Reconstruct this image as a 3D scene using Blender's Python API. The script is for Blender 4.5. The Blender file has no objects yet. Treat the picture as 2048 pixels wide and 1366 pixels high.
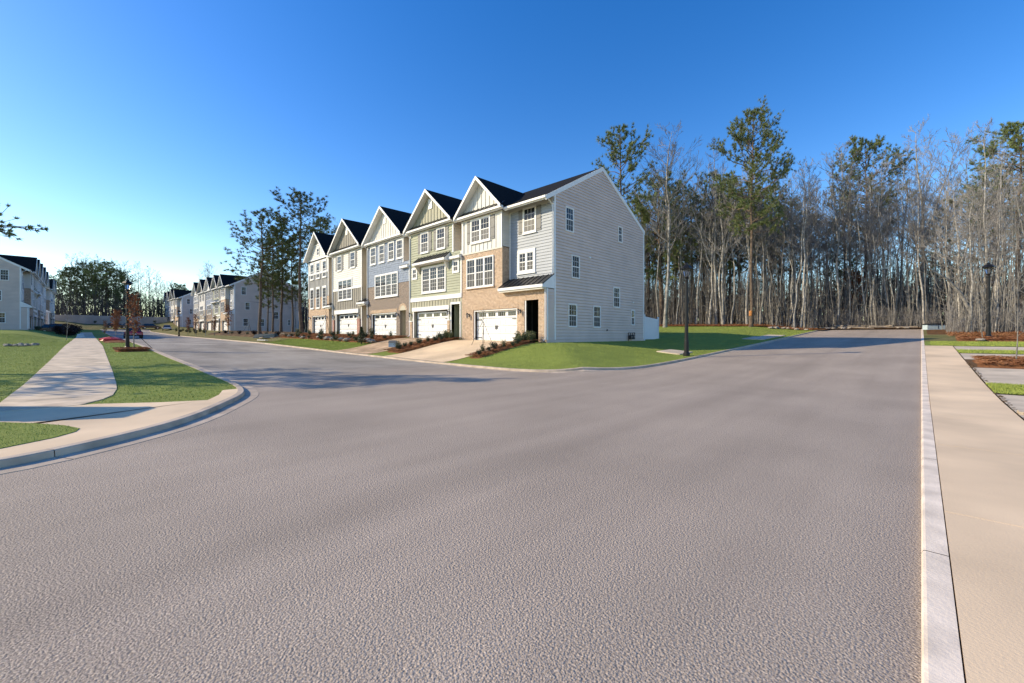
import bpy, math, random
import numpy as np
rnd = random.Random(7)
rng = np.random.default_rng(7)
S = bpy.context.scene
R = math.radians

# ------------------------------------------------------------------ camera, sky, sun, exposure
cam_d = bpy.data.cameras.new("camera"); cam = bpy.data.objects.new("camera", cam_d)
S.collection.objects.link(cam); S.camera = cam
cam.location = (0, 0, 1.5); cam.rotation_euler = (R(90), 0, R(44.4))
cam_d.sensor_width = 36.0; cam_d.lens = 836 / 2048 * 36.0
cam_d.shift_y = (670 - 683) / 2048 * 1.0
cam_d.clip_start = 0.05; cam_d.clip_end = 2500
SUN_EL, SUN_AZ = 27.0, 226.0            # azimuth clockwise from +Y of where the sun stands
W = bpy.data.worlds.new("World"); S.world = W; W.use_nodes = True
nt = W.node_tree; nt.nodes.clear()
wo = nt.nodes.new("ShaderNodeOutputWorld"); bg = nt.nodes.new("ShaderNodeBackground")
sky = nt.nodes.new("ShaderNodeTexSky"); sky.sky_type = 'NISHITA'; sky.sun_disc = False
sky.sun_elevation = R(SUN_EL); sky.sun_rotation = R(SUN_AZ)
sky.air_density = 1.0; sky.dust_density = 0.3; sky.ozone_density = 2.2; sky.altitude = 200
hsv = nt.nodes.new("ShaderNodeHueSaturation"); hsv.inputs["Saturation"].default_value = 1.42; hsv.inputs["Hue"].default_value = 0.516
nt.links.new(sky.outputs[0], hsv.inputs["Color"]); nt.links.new(hsv.outputs[0], bg.inputs[0])
bg.inputs[1].default_value = 0.15
nt.links.new(bg.outputs[0], wo.inputs[0])
sd = bpy.data.lights.new("sun", 'SUN'); so = bpy.data.objects.new("sun", sd); S.collection.objects.link(so)
sd.energy = 2.95; sd.angle = R(0.5); sd.color = (1.0, 0.90, 0.76)
so.rotation_euler = (R(90 - SUN_EL), 0, R(180 - SUN_AZ)); so.location = (-60, -60, 60)
S.view_settings.view_transform = 'Standard'; S.view_settings.look = 'None'
S.view_settings.exposure = 0.92; S.view_settings.gamma = 1.0; S.view_settings.use_white_balance = True; S.view_settings.white_balance_temperature = 7800; S.view_settings.white_balance_tint = 5; S.view_settings.use_curve_mapping = False

# ------------------------------------------------------------------ helpers
COL = S.collection
def link(name, me, parent=None, loc=None):
    o = bpy.data.objects.new(name, me); COL.objects.link(o)
    if parent is not None: o.parent = parent
    if loc is not None: o.location = loc
    return o
def tag(o, label=None, cat=None, group=None, kind=None):
    if label: o["label"] = label
    if cat: o["category"] = cat
    if group: o["group"] = group
    if kind: o["kind"] = kind
    return o
def thing(name, label, cat, loc=(0, 0, 0), rz=0.0, group=None):
    o = bpy.data.objects.new(name, None); COL.objects.link(o)
    o.location = loc; o.rotation_euler = (0, 0, rz); o.empty_display_size = 0.2
    return tag(o, label, cat, group)
def kids(o): return KIDS.get(o.name, [])
KIDS = {}
def copy_tree(o, parent=None, skip=(), depth=0):
    c = o.copy(); COL.objects.link(c)
    if parent is not None: c.parent = parent
    for ch in list(o.children):
        if ch.name.split(".")[0] in skip: continue
        copy_tree(ch, c, skip, depth + 1)
    return c

class MB:
    def __init__(s): s.v = []; s.f = []
    def add(s, vs, fs):
        n = len(s.v); s.v += [tuple(p) for p in vs]; s.f += [tuple(i + n for i in f) for f in fs]; return s
    def hexa(s, p): return s.add(p, [(0, 3, 2, 1), (4, 5, 6, 7), (0, 1, 5, 4), (1, 2, 6, 5), (2, 3, 7, 6), (3, 0, 4, 7)])
    def box(s, x0, x1, y0, y1, z0, z1):
        return s.hexa([(x0, y0, z0), (x1, y0, z0), (x1, y1, z0), (x0, y1, z0), (x0, y0, z1), (x1, y0, z1), (x1, y1, z1), (x0, y1, z1)])
    def fbox(s, F, a0, a1, z0, z1, o0, o1):
        return s.hexa([F(a0, z0, o0), F(a1, z0, o0), F(a1, z0, o1), F(a0, z0, o1), F(a0, z1, o0), F(a1, z1, o0), F(a1, z1, o1), F(a0, z1, o1)])
    def quad(s, *p): return s.add(p, [tuple(range(len(p)))])
    def prism(s, poly, off):
        n = len(poly); q = [tuple(a + b for a, b in zip(p, off)) for p in poly]
        return s.add(list(poly) + q, [tuple(range(n - 1, -1, -1)), tuple(range(n, 2 * n))] + [(i, (i + 1) % n, (i + 1) % n + n, i + n) for i in range(n)])
    def lathe(s, prof, n=10, c=(0, 0, 0), rot=0.0):
        vs = []; fs = []
        for r, z in prof:
            for k in range(n):
                a = 2 * math.pi * k / n + rot; vs.append((c[0] + r * math.cos(a), c[1] + r * math.sin(a), c[2] + z))
        for j in range(len(prof) - 1):
            for k in range(n): fs.append((j * n + k, j * n + (k + 1) % n, (j + 1) * n + (k + 1) % n, (j + 1) * n + k))
        fs.append(tuple(range(n - 1, -1, -1))); fs.append(tuple((len(prof) - 1) * n + k for k in range(n)))
        return s.add(vs, fs)
    def tube(s, pts, rad, n=6):
        V, F = tube_np(pts, rad, n); return s.add(V.tolist(), F.tolist())
    def mesh(s, name, m, smooth=False):
        me = bpy.data.meshes.new(name); me.from_pydata(s.v, [], s.f)
        if m: me.materials.append(m)
        if smooth: me.polygons.foreach_set("use_smooth", [True] * len(me.polygons))
        me.update(); return me
    def build(s, name, m, parent=None, loc=None, smooth=False):
        return link(name, s.mesh(name, m, smooth), parent, loc)

def mesh_np(name, V, F, m, smooth=False):
    V = np.asarray(V, np.float32); F = np.asarray(F, np.int32); k = F.shape[1]
    me = bpy.data.meshes.new(name)
    me.vertices.add(len(V)); me.vertices.foreach_set("co", V.ravel())
    me.loops.add(F.size); me.loops.foreach_set("vertex_index", F.ravel())
    me.polygons.add(len(F)); me.polygons.foreach_set("loop_start", np.arange(0, F.size, k, dtype=np.int32))
    me.update(calc_edges=True)
    me.polygons.foreach_set("use_smooth", np.full(len(F), bool(smooth)))
    if m: me.materials.append(m)
    return me
def tube_np(pts, rad, n=5):
    P = np.asarray(pts, float); r = np.asarray(rad, float); k = len(P)
    T = np.gradient(P, axis=0); T /= np.linalg.norm(T, axis=1)[:, None] + 1e-9
    ref = np.array([0.31, 0.95, 0.05]) if abs(T[0][2]) > 0.8 else np.array([0, 0, 1.0])
    A = np.cross(T, ref); A /= np.linalg.norm(A, axis=1)[:, None] + 1e-9
    B = np.cross(T, A)
    a = np.arange(n) * 2 * np.pi / n
    V = P[:, None, :] + r[:, None, None] * (np.cos(a)[None, :, None] * A[:, None, :] + np.sin(a)[None, :, None] * B[:, None, :])
    i = np.arange(k - 1)[:, None] * n; j = np.arange(n)[None, :]; j2 = (j + 1) % n
    F = np.stack([i + j, i + j2, i + n + j2, i + n + j], -1).reshape(-1, 4)
    return V.reshape(-1, 3), F
class TB:                      # collects many tubes or loose quads into one numpy mesh
    def __init__(s): s.V = []; s.F = []; s.n = 0
    def tube(s, pts, rad, n=4):
        V, F = tube_np(pts, rad, n); s.raw(V, F)
    def raw(s, V, F): s.V.append(V); s.F.append(F + s.n); s.n += len(V)
    def mesh(s, name, m, smooth=False): return mesh_np(name, np.concatenate(s.V), np.concatenate(s.F), m, smooth)

# ------------------------------------------------------------------ materials
def new_mat(name):
    m = bpy.data.materials.new(name); m.use_nodes = True
    t = m.node_tree; return m, t, t.nodes["Principled BSDF"]
def N(t, k, **kw):
    n = t.nodes.new(k)
    for a, b in kw.items():
        if a in n.inputs: n.inputs[a].default_value = b
        else: setattr(n, a, b)
    return n
def c4(c): return (c[0], c[1], c[2], 1)
def mat(name, c, rough=0.7, var=0.12, scale=3.0, bump=0.0, bscale=40.0, metal=0.0, spec=0.4, c2=None, detail=4.0, bdist=0.01, rnd_amt=0.0):
    m, t, b = new_mat(name)
    tc = N(t, "ShaderNodeTexCoord")
    no = N(t, "ShaderNodeTexNoise", Scale=scale, Detail=detail); t.links.new(tc.outputs["Object"], no.inputs["Vector"])
    d = c2 if c2 else tuple(x * (1 - 2.2 * var) for x in c); u = tuple(min(1, x * (1 + (0 if c2 else var))) for x in c)
    mr = N(t, "ShaderNodeMapRange"); mr.inputs[1].default_value = 0.32; mr.inputs[2].default_value = 0.68
    t.links.new(no.outputs[0], mr.inputs[0])
    mx = N(t, "ShaderNodeMix", data_type='RGBA'); mx.inputs[6].default_value = c4(d); mx.inputs[7].default_value = c4(u)
    t.links.new(mr.outputs[0], mx.inputs[0]); out = mx.outputs[2]
    if rnd_amt:
        oi = N(t, "ShaderNodeObjectInfo"); h = N(t, "ShaderNodeHueSaturation")
        r2 = N(t, "ShaderNodeMapRange"); r2.inputs[3].default_value = 1 - rnd_amt; r2.inputs[4].default_value = 1 + rnd_amt
        t.links.new(oi.outputs["Random"], r2.inputs[0]); t.links.new(r2.outputs[0], h.inputs["Value"]); t.links.new(out, h.inputs["Color"]); out = h.outputs[0]
    t.links.new(out, b.inputs["Base Color"])
    b.inputs["Roughness"].default_value = rough; b.inputs["Metallic"].default_value = metal; b.inputs["Specular IOR Level"].default_value = spec
    if bump:
        n2 = N(t, "ShaderNodeTexNoise", Scale=bscale, Detail=3.0); t.links.new(tc.outputs["Object"], n2.inputs["Vector"])
        bp = N(t, "ShaderNodeBump", Strength=bump, Distance=bdist); t.links.new(n2.outputs[0], bp.inputs["Height"]); t.links.new(bp.outputs[0], b.inputs["Normal"])
    return m
def brick_mat(name, c1, c2, mortar):
    m, t, b = new_mat(name)
    tc = N(t, "ShaderNodeTexCoord"); sx = N(t, "ShaderNodeSeparateXYZ"); t.links.new(tc.outputs["Object"], sx.inputs[0])
    ad = N(t, "ShaderNodeMath", operation='ADD'); t.links.new(sx.outputs[0], ad.inputs[0]); t.links.new(sx.outputs[1], ad.inputs[1])
    cx = N(t, "ShaderNodeCombineXYZ"); t.links.new(ad.outputs[0], cx.inputs[0]); t.links.new(sx.outputs[2], cx.inputs[1])
    br = N(t, "ShaderNodeTexBrick"); br.offset = 0.5
    for k, v in (("Color1", c4(c1)), ("Color2", c4(c2)), ("Mortar", c4(mortar)), ("Scale", 1.0), ("Mortar Size", 0.011), ("Bias", 0.0), ("Brick Width", 0.21), ("Row Height", 0.078)): br.inputs[k].default_value = v
    t.links.new(cx.outputs[0], br.inputs["Vector"])
    no = N(t, "ShaderNodeTexNoise", Scale=7.0, Detail=8.0); t.links.new(cx.outputs[0], no.inputs["Vector"])
    hs = N(t, "ShaderNodeHueSaturation"); mr = N(t, "ShaderNodeMapRange"); mr.inputs[1].default_value = .3; mr.inputs[2].default_value = .7; mr.inputs[3].default_value = .70; mr.inputs[4].default_value = 1.22
    t.links.new(no.outputs[0], mr.inputs[0]); t.links.new(mr.outputs[0], hs.inputs["Value"]); t.links.new(br.outputs[0], hs.inputs["Color"])
    t.links.new(hs.outputs[0], b.inputs["Base Color"]); b.inputs["Roughness"].default_value = 0.85
    bp = N(t, "ShaderNodeBump", Strength=0.6, Distance=0.009); bp.invert = True; t.links.new(br.outputs["Fac"], bp.inputs["Height"]); t.links.new(bp.outputs[0], b.inputs["Normal"])
    return m
def asphalt_mat():
    m, t, b = new_mat("asphalt")
    tc = N(t, "ShaderNodeTexCoord"); P = tc.outputs["Object"]
    def noise(sc, det=4.0, vec=P):
        n = N(t, "ShaderNodeTexNoise", Scale=sc, Detail=det); t.links.new(vec, n.inputs["Vector"]); return n.outputs[0]
    def rng_(x, a, b_, lo, hi):
        r = N(t, "ShaderNodeMapRange"); r.inputs[1].default_value = a; r.inputs[2].default_value = b_; r.inputs[3].default_value = lo; r.inputs[4].default_value = hi; t.links.new(x, r.inputs[0]); return r.outputs[0]
    def mul(a, b_):
        k = N(t, "ShaderNodeMath", operation='MULTIPLY'); t.links.new(a, k.inputs[0]); t.links.new(b_, k.inputs[1]); return k.outputs[0]
    fine = noise(95, 3.0); mid = noise(64, 4.0); big = noise(0.35, 5.0)
    mp = N(t, "ShaderNodeMapping"); mp.inputs["Scale"].default_value = (1.6, 0.12, 1); t.links.new(P, mp.inputs["Vector"])
    streak = noise(1.0, 4.0, mp.outputs[0])
    f = mul(rng_(fine, .3, .7, .50, 1.36), rng_(mid, .3, .7, .82, 1.16)); f = mul(f, rng_(big, .3, .7, .87, 1.10)); f = mul(f, rng_(streak, .3, .7, .92, 1.06))
    # a worn wheel path along the cross street, about 3.4 m from its right kerb
    sx = N(t, "ShaderNodeSeparateXYZ"); t.links.new(P, sx.inputs[0])
    wob = N(t, "ShaderNodeMath", operation='MULTIPLY_ADD'); wob.inputs[1].default_value = 0.8; wob.inputs[2].default_value = 3.0; t.links.new(big, wob.inputs[0])
    ab = N(t, "ShaderNodeMath", operation='ADD'); t.links.new(sx.outputs[0], ab.inputs[0]); t.links.new(wob.outputs[0], ab.inputs[1])
    aa = N(t, "ShaderNodeMath", operation='ABSOLUTE'); t.links.new(ab.outputs[0], aa.inputs[0])
    f = mul(f, rng_(aa.outputs[0], .05, .55, .91, 1.0))
    rp = N(t, "ShaderNodeMix", data_type='RGBA', blend_type='MULTIPLY'); rp.inputs[0].default_value = 1.0
    sp = N(t, 'ShaderNodeMapping'); sp.inputs['Scale'].default_value = (.16, .42, 1); t.links.new(P, sp.inputs['Vector']); branch_shade = rng_(noise(1.0, 6.0, sp.outputs[0]), .36, .62, .74, 1.10)  # side street mottling: soft tree branch shadows put into the asphalt colour
    sel = N(t, 'ShaderNodeMix', data_type='FLOAT'); sel.inputs[3].default_value = 1.0; t.links.new(rng_(sx.outputs[0], -17, -11, 0, 1), sel.inputs[0]); t.links.new(branch_shade, sel.inputs[2]); f = mul(f, sel.outputs[0])
    # the side street is a greyer batch than the cross street
    gr = rng_(sx.outputs[0], -19, -14, 0, 1)
    bc = N(t, "ShaderNodeMix", data_type='RGBA'); bc.inputs[6].default_value = (.360, .320, .275, 1); bc.inputs[7].default_value = (.412, .334, .268, 1); t.links.new(gr, bc.inputs[0])
    t.links.new(bc.outputs[2], rp.inputs[6])
    cc = N(t, "ShaderNodeCombineXYZ")
    for i in range(3): t.links.new(f, cc.inputs[i])
    t.links.new(cc.outputs[0], rp.inputs[7]); t.links.new(rp.outputs[2], b.inputs["Base Color"])
    b.inputs["Roughness"].default_value = 0.88; b.inputs["Specular IOR Level"].default_value = 0.25
    vo = N(t, "ShaderNodeTexVoronoi", Scale=82.0); t.links.new(P, vo.inputs["Vector"])
    hh = N(t, "ShaderNodeMath", operation='SUBTRACT'); t.links.new(mid, hh.inputs[0]); t.links.new(vo.outputs[0], hh.inputs[1])
    bp = N(t, "ShaderNodeBump", Strength=0.6, Distance=0.009); t.links.new(hh.outputs[0], bp.inputs["Height"]); t.links.new(bp.outputs[0], b.inputs["Normal"])
    return m
M = {}
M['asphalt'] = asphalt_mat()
M['concrete'] = mat('pale concrete', (.60, .49, .365), .85, .10, 1.3, .25, 60)
M['walk'] = mat('tan pavement concrete', (.76, .565, .37), .85, .10, .55, .25, 60)
M['slab'] = mat('weathered slab concrete', (.64, .51, .37), .85, .16, 1.6, .3, 40, rnd_amt=.06)
M['kerbwhite'] = mat('bleached kerb concrete', (.80, .67, .54), .85, .12, 3.0, .3, 50)
M['kerb'] = mat('kerb concrete', (.50, .40, .31), .85, .12, 2.5, .3, 50, rnd_amt=.05)
M['grass'] = mat('lawn turf', (.225, .275, .060), .9, .22, 1.1, .8, 55, spec=.15, bdist=.03, c2=(.195, .24, .052))
M['blade'] = mat('grass blades', (.34, .40, .095), .75, .22, 1.1, spec=.2, c2=(.25, .295, .065))
M['dry'] = mat('dry rough grass', (.22, .18, .085), .95, .3, .5, .8, 30, spec=.1, c2=(.13, .14, .05), bdist=.04)
M['soil'] = mat('woodland soil', (.17, .105, .06), .95, .3, .6, .8, 14, spec=.1, c2=(.085, .058, .035), bdist=.06)
M['litter'] = mat('leaf litter', (.22, .11, .05), .95, .3, 2.5, 1.0, 22, spec=.1, c2=(.09, .052, .03), bdist=.06)
M['mulch'] = mat('pine straw', (.31, .14, .066), .95, .3, 9.0, 1.0, 60, spec=.1, c2=(.17, .07, .034), bdist=.03)
M['straw'] = mat('straw strands', (.40, .19, .088), .9, .3, 3.0, spec=.15, c2=(.24, .09, .04))
M['clay'] = mat('bare clay', (.52, .37, .25), .95, .2, 1.2, .5, 30, spec=.1)
M['white'] = mat('white trim', (.80, .79, .77), .5, .03, 2.0)
M['cream'] = mat('cream siding', (.62, .585, .51), .6, .03, 1.0)
M['lapgrey'] = mat('grey lap siding', (.66, .53, .46), .6, .04, .8, rnd_amt=.02)
M['lapblue'] = mat('pale blue grey lap siding', (.36, .385, .42), .6, .04, .8)
M['green'] = mat('sage green siding', (.33, .345, .25), .65, .05, 1.0)
M['sage'] = mat('grey green board siding', (.38, .365, .275), .65, .05, 1.0)
M['shake'] = mat('slate blue shakes', (.235, .29, .385), .7, .12, 5.0)
M['boardwhite'] = mat('white board siding', (.68, .655, .60), .6, .03, 1.0)
M['boardtan'] = mat('taupe board siding', (.29, .265, .225), .65, .05, 1.0)
M['boardgrey'] = mat('grey board siding', (.34, .335, .325), .65, .05, 1.0)
M['khaki'] = mat('khaki siding', (.52, .475, .37), .65, .05, 1.0)
M['lapwhite'] = mat('off white lap siding', (.62, .605, .575), .6, .03, 1.0)
M['shutter'] = mat('grey shutters', (.17, .165, .16), .55, .06, 4.0)
M['brick_tan'] = brick_mat('tan brick', (.52, .335, .205), (.36, .205, .115), (.58, .50, .41))
M['brick_brown'] = brick_mat('brown brick', (.19, .12, .088), (.095, .062, .05), (.42, .37, .32))
M['brick_red'] = brick_mat('red brick', (.40, .115, .065), (.27, .07, .045), (.50, .42, .36))
M['roof'] = mat('black shingle', (.021, .021, .022), .95, .35, 9.0, .6, 26, spec=.08, c2=(.010, .010, .011))
M['metal'] = mat('black standing seam metal', (.035, .036, .038), .35, .1, 2.0, metal=.5)
M['black'] = mat('black paint', (.006, .006, .0065), .5, .1, 3.0)
M['door'] = mat('dark door', (.03, .032, .03), .5, .1, 3.0)
M['garage'] = mat('white garage door', (.80, .80, .79), .45, .02, 1.0)
M['pane'] = mat('window glass', (.014, .018, .023), .03, .2, .6, spec=.32)
M['screen'] = mat('window behind insect screen', (.040, .040, .043), .4, .1, 1.0, spec=.35)
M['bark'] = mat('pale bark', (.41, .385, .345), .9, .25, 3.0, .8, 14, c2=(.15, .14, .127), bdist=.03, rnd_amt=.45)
M['twig'] = mat('twigs', (.25, .235, .225), .9, .2, .5, rnd_amt=.3)
M['pinebark'] = mat('pine bark', (.20, .145, .105), .95, .3, 4.0, .9, 9, c2=(.075, .055, .042), bdist=.05, rnd_amt=.2)
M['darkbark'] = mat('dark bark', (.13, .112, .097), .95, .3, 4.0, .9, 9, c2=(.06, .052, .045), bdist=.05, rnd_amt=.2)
M['needle'] = mat('pine needles', (.175, .21, .075), .7, .3, .45, spec=.25, c2=(.10, .135, .05), rnd_amt=.22)
M['leafbrown'] = mat('withered leaves', (.34, .135, .06), .8, .3, 3.0, spec=.2, c2=(.20, .075, .035))
M['leaf'] = mat('shrub leaves', (.055, .08, .030), .55, .3, 5.0, spec=.35, c2=(.028, .045, .018), rnd_amt=.25)
M['leafpale'] = mat('olive shrub leaves', (.13, .14, .055), .6, .3, 5.0, spec=.3, c2=(.07, .08, .03), rnd_amt=.25)
M['leafdark'] = mat('dark red hedge leaves', (.045, .018, .018), .6, .3, 5.0, spec=.3, c2=(.02, .012, .012))
M['rock'] = mat('pale rock', (.42, .37, .31), .9, .3, 4.0, .8, 10, c2=(.22, .19, .16), bdist=.03, rnd_amt=.25)
M['log'] = mat('cut log wood', (.36, .29, .22), .9, .3, 4.0, .6, 20, c2=(.19, .15, .115), rnd_amt=.25)
M['vinyl'] = mat('white vinyl', (.72, .74, .76), .4, .02, 1.0)
M['wall'] = mat('long grey wall', (.36, .345, .325), .85, .1, .4, .2, 20)
M['tyre'] = mat('tyre rubber', (.014, .014, .014), .85, .1, 5.0)
M['chrome'] = mat('bare metal', (.45, .46, .47), .3, .08, 4.0, metal=.8)
M['car_glass'] = mat('car glass', (.012, .014, .016), .05, .1, 1.0, spec=1.0)
M['redlamp'] = mat('red lamp glass', (.35, .012, .012), .2, .1, 3.0)
M['lampglass'] = mat('frosted lantern glass', (.55, .57, .59), .2, .05, 3.0); M['lampglass'].node_tree.nodes['Principled BSDF'].inputs['Transmission Weight'].default_value = .9
M['teal'] = mat('dark teal sheet', (.025, .055, .065), .5, .2, 2.0)
M['paleblue'] = mat('pale blue cabinet paint', (.42, .52, .56), .5, .08, 3.0)
M['redcloth'] = mat('bright red plastic', (.55, .03, .02), .5, .15, 3.0)
M['iron'] = mat('cast iron lid', (.33, .30, .26), .8, .2, 6.0, .4, 60)
M['orange'] = mat('orange paint band', (.50, .20, .06), .8, .2, 6.0)

# ------------------------------------------------------------------ lie of the land  (x to the right of the cross street, y along it)
def sm(t): t = np.clip(t, 0, 1); return t * t * (3 - 2 * t)
def s_prof(u): return np.interp(u, [-60, 13, 16, 20.5, 34, 56.6, 75, 110, 400], [0, 0, .06, .24, .85, 1.94, 2.6, 3.4, 6])
def l_prof(v): return np.interp(v, [-60, 18, 29, 37, 47, 100, 150, 190, 400], [0, 0, .2, .38, .6, 1.25, 2.3, 3.2, 6])
def pad(v): return np.interp(v, [0, 16, 54, 94, 132, 156, 186, 300], [1.0, .95, 1.5, 2.1, 2.8, 3.5, 4.2, 6])
def H(x, y):
    u = np.asarray(y, float); v = -np.asarray(x, float)
    s = s_prof(u); l = l_prof(v)
    a = np.maximum(u - 12.4, 0); b = np.maximum(v - 8, 0)
    base = np.where(a + b > 1e-6, (l * b + s * a) / (a + b + 1e-9), 0)
    w = sm(np.minimum(a / 6.7, b / 7.2)); T = pad(v) + np.where(u > 31.5, .06 * (u - 31.5), 0) - np.clip(u - 70, 0, 999) * .05
    q = base * (1 - w) + T * w
    left = l + 1.0 * sm((-1 - u) / 4.8) * sm((v - 45) / 40)
    h = np.where(v < 8, s, np.where(u < 12.4, left, q))
    return h + np.where(u < 40, 2.3 * sm((v - 150) / 25), 2.3 * sm((v - 150) / 25) * 0.3)
def Hs(x, y): return float(H(x, y))
CA, SA = math.cos(R(44.4)), math.sin(R(44.4))
def gp(X, D): return (CA * X - SA * D, SA * X + CA * D)      # metres right of and in front of the viewpoint -> ground x, y

def sheet(name, rows, off, m, parent=None, nt=None):
    """rows: list of polylines (same length) of (x, y); draped on the land."""
    P = np.array(rows, float); k, n, _ = P.shape
    z = H(P[..., 0], P[..., 1]) + off
    V = np.dstack([P, z[..., None]]).reshape(-1, 3)
    i = np.arange(k - 1)[:, None] * n; j = np.arange(n - 1)[None, :]
    F = np.stack([i + j, i + j + 1, i + n + j + 1, i + n + j], -1).reshape(-1, 4)
    return link(name, mesh_np(name, V, F, m, True), parent)
def rect_rows(u0, u1, v0, v1, du=1.0, dv=1.0):
    us = np.linspace(u0, u1, max(2, int(abs(u1 - u0) / du) + 1)); vs = np.linspace(v0, v1, max(2, int(abs(v1 - v0) / dv) + 1))
    return [[(-v, u) for u in us] for v in vs]
def smooth_poly(pts, n=8):
    P = np.array(pts, float); out = []
    for i in range(len(P) - 1):
        p0 = P[max(i - 1, 0)]; p1 = P[i]; p2 = P[i + 1]; p3 = P[min(i + 2, len(P) - 1)]
        L = np.linalg.norm(p2 - p1); k = n if L < 6 else max(n, int(L / 1.5))
        d1 = (p2 - p0) / (np.linalg.norm(p2 - p0) + 1e-9) * L; d2 = (p3 - p1) / (np.linalg.norm(p3 - p1) + 1e-9) * L
        for t in np.arange(k) / k:
            out.append((2*t**3-3*t*t+1)*p1 + (t**3-2*t*t+t)*d1 + (-2*t**3+3*t*t)*p2 + (t**3-t*t)*d2)
    out.append(P[-1]); return np.array(out)
def offset(P, d):          # to the left of the walking direction when d > 0
    T = np.gradient(P, axis=0); T /= np.linalg.norm(T, axis=1)[:, None]
    return P + d * np.stack([-T[:, 1], T[:, 0]], 1)

# ------------------------------------------------------------------ ground, streets, kerbs, pavements
xs = np.concatenate([np.arange(-700, -260, 40), np.arange(-260, 120, 4), np.arange(120, 500, 40)])
ys = np.concatenate([np.arange(-300, -60, 40), np.arange(-60, 160, 4), np.arange(160, 700, 40)])
G = np.stack(np.meshgrid(xs, ys), -1)
go = sheet('ground', G, -0.30, M['dry']); tag(go, kind='structure')
rd = TB()
for rows in (rect_rows(-14, 61, -.1, 9, 1, 1.3), rect_rows(0, 17, 9, 16, 1, 1), rect_rows(2.8, 13, 16, 158, 1.2, 1.5)):
    P = np.array(rows); k, n, _ = P.shape; z = H(P[..., 0], P[..., 1])
    i = np.arange(k - 1)[:, None] * n; j = np.arange(n - 1)[None, :]
    rd.raw(np.dstack([P, z[..., None]]).reshape(-1, 3), np.stack([i + j, i + j + 1, i + n + j + 1, i + n + j], -1).reshape(-1, 4))
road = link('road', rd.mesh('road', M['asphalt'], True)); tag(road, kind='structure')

def uv2xy(L): return [(-v, u) for u, v in L]
K2 = smooth_poly(uv2xy([(-12, 6.2), (-4, 6.6), (-.64, 7.06), (.38, 7.65), (1.34, 8.6), (2.24, 10.1), (3.08, 12), (3.43, 14.8), (3.55, 20), (3.55, 30), (3.55, 60), (3.5, 156)]))
K3 = smooth_poly(uv2xy([(61, 7.85), (40, 7.92), (26, 7.97), (20.5, 8.0), (16.6, 8.2), (14.2, 9.0), (12.75, 10.3), (12.2, 12), (12.25, 14.5), (12.4, 18), (12.4, 40), (12.4, 90), (12.4, 156)]))
K1 = smooth_poly(uv2xy([(-14, .0), (10, .0), (40, .0), (61, .0)]))
def kerb(name, P, side, gutter, width, height, label, seg=3.0, near=75.0, mk=None):
    mk = mk or M['kerb']
    root = tag(bpy.data.objects.new(name, None), label, None, None, 'structure'); COL.objects.link(root)
    d = np.concatenate([[0], np.cumsum(np.linalg.norm(np.diff(P, axis=0), axis=1))])
    total = d[-1]; far = TB()
    prof = [(0.0, -.03), (0.0, .006)] + ([(gutter, .012)] if gutter else []) + [(gutter + .008, height * .88), (gutter + .022, height), (gutter + width, height), (gutter + width + .004, -.05)]
    offs = [offset(P, side * o) for o, z in prof]; zs = [z for o, z in prof]
    def at(j, s): return np.array([np.interp(s, d, offs[j][:, 0]), np.interp(s, d, offs[j][:, 1])])
    s0 = 0.0
    while s0 < total - .05:
        s1 = min(s0 + seg, total); k = 9; ss = np.linspace(s0 + .005, s1 - .005, k)
        V = []
        for s in ss:
            for j in range(len(prof)):
                p = at(j, s); V.append((p[0], p[1], Hs(p[0], p[1]) + zs[j]))
        n = len(prof); F = [(a * n + b, a * n + b + 1, (a + 1) * n + b + 1, (a + 1) * n + b) for a in range(k - 1) for b in range(n - 1)]
        V = np.array(V); F = np.array(F)
        if np.linalg.norm(V[0][:2]) < near:
            me = mesh_np('kerb_stone', V, F, mk); link('kerb_stone', me, root)
        else: far.raw(V, F)
        s0 = s1
    if far.V:
        fo = link('kerb_run', far.mesh('kerb_run', M['kerb']), root); fo['kind'] = 'stuff'
    return root
kerb('kerb', K2, 1, .30, .15, .10, 'pale kerb curving round the left street corner')
kerb('kerb', K3, -1, .26, .15, .095, 'pale kerb round the corner in front of the townhouse lawn')
kerb('kerb', K1, -1, 0, .13, .035, 'bleached pale kerb beside the tan pavement', mk=M['kerbwhite'])
# land behind the kerbs
K2in = offset(K2, .44)[2:]; K3in = offset(K3, -.40)[2:]
LO = .085
def k2u(v): return np.interp(v, -K2in[:, 0], K2in[:, 1])
o3 = np.argsort(-K3in[:, 0], kind='stable'); K3s = K3in[o3]
def k3u(v): return np.interp(v, -K3s[:, 0], K3s[:, 1])
vs = np.unique(np.concatenate([-K2in[:, 0], np.arange(8, 156, 1.5)])); vs = vs[(vs > 6.5) & (vs < 156)]
tag(sheet('lawn', [[(-v, k2u(v) + (-45 - k2u(v)) * (t ** 2.2)) for t in np.linspace(0, 1, 34)] for v in vs], LO, M['grass']), 'mown lawn along the left pavement', None, None, 'structure')
va = np.unique(np.concatenate([-K3s[:, 0], np.arange(8.6, 50, .8)])); va = va[(va >= -K3s[0, 0]) & (va < 48)]
tag(sheet('lawn', [[(-v, k3u(v) + (57.5 - k3u(v)) * t) for t in np.linspace(0, 1, 60)] for v in va], LO, M['grass']), 'mown lawn round the townhouse corner', None, None, 'structure')
vb = np.arange(47.9, 156, 2.0)
tag(sheet('verge', [[(-v, k3u(v) + (40 - k3u(v)) * t) for t in np.linspace(0, 1, 20)] for v in vb], LO - .004, M['dry']), 'rough dry verge before the far townhouse rows', None, None, 'structure')
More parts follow.
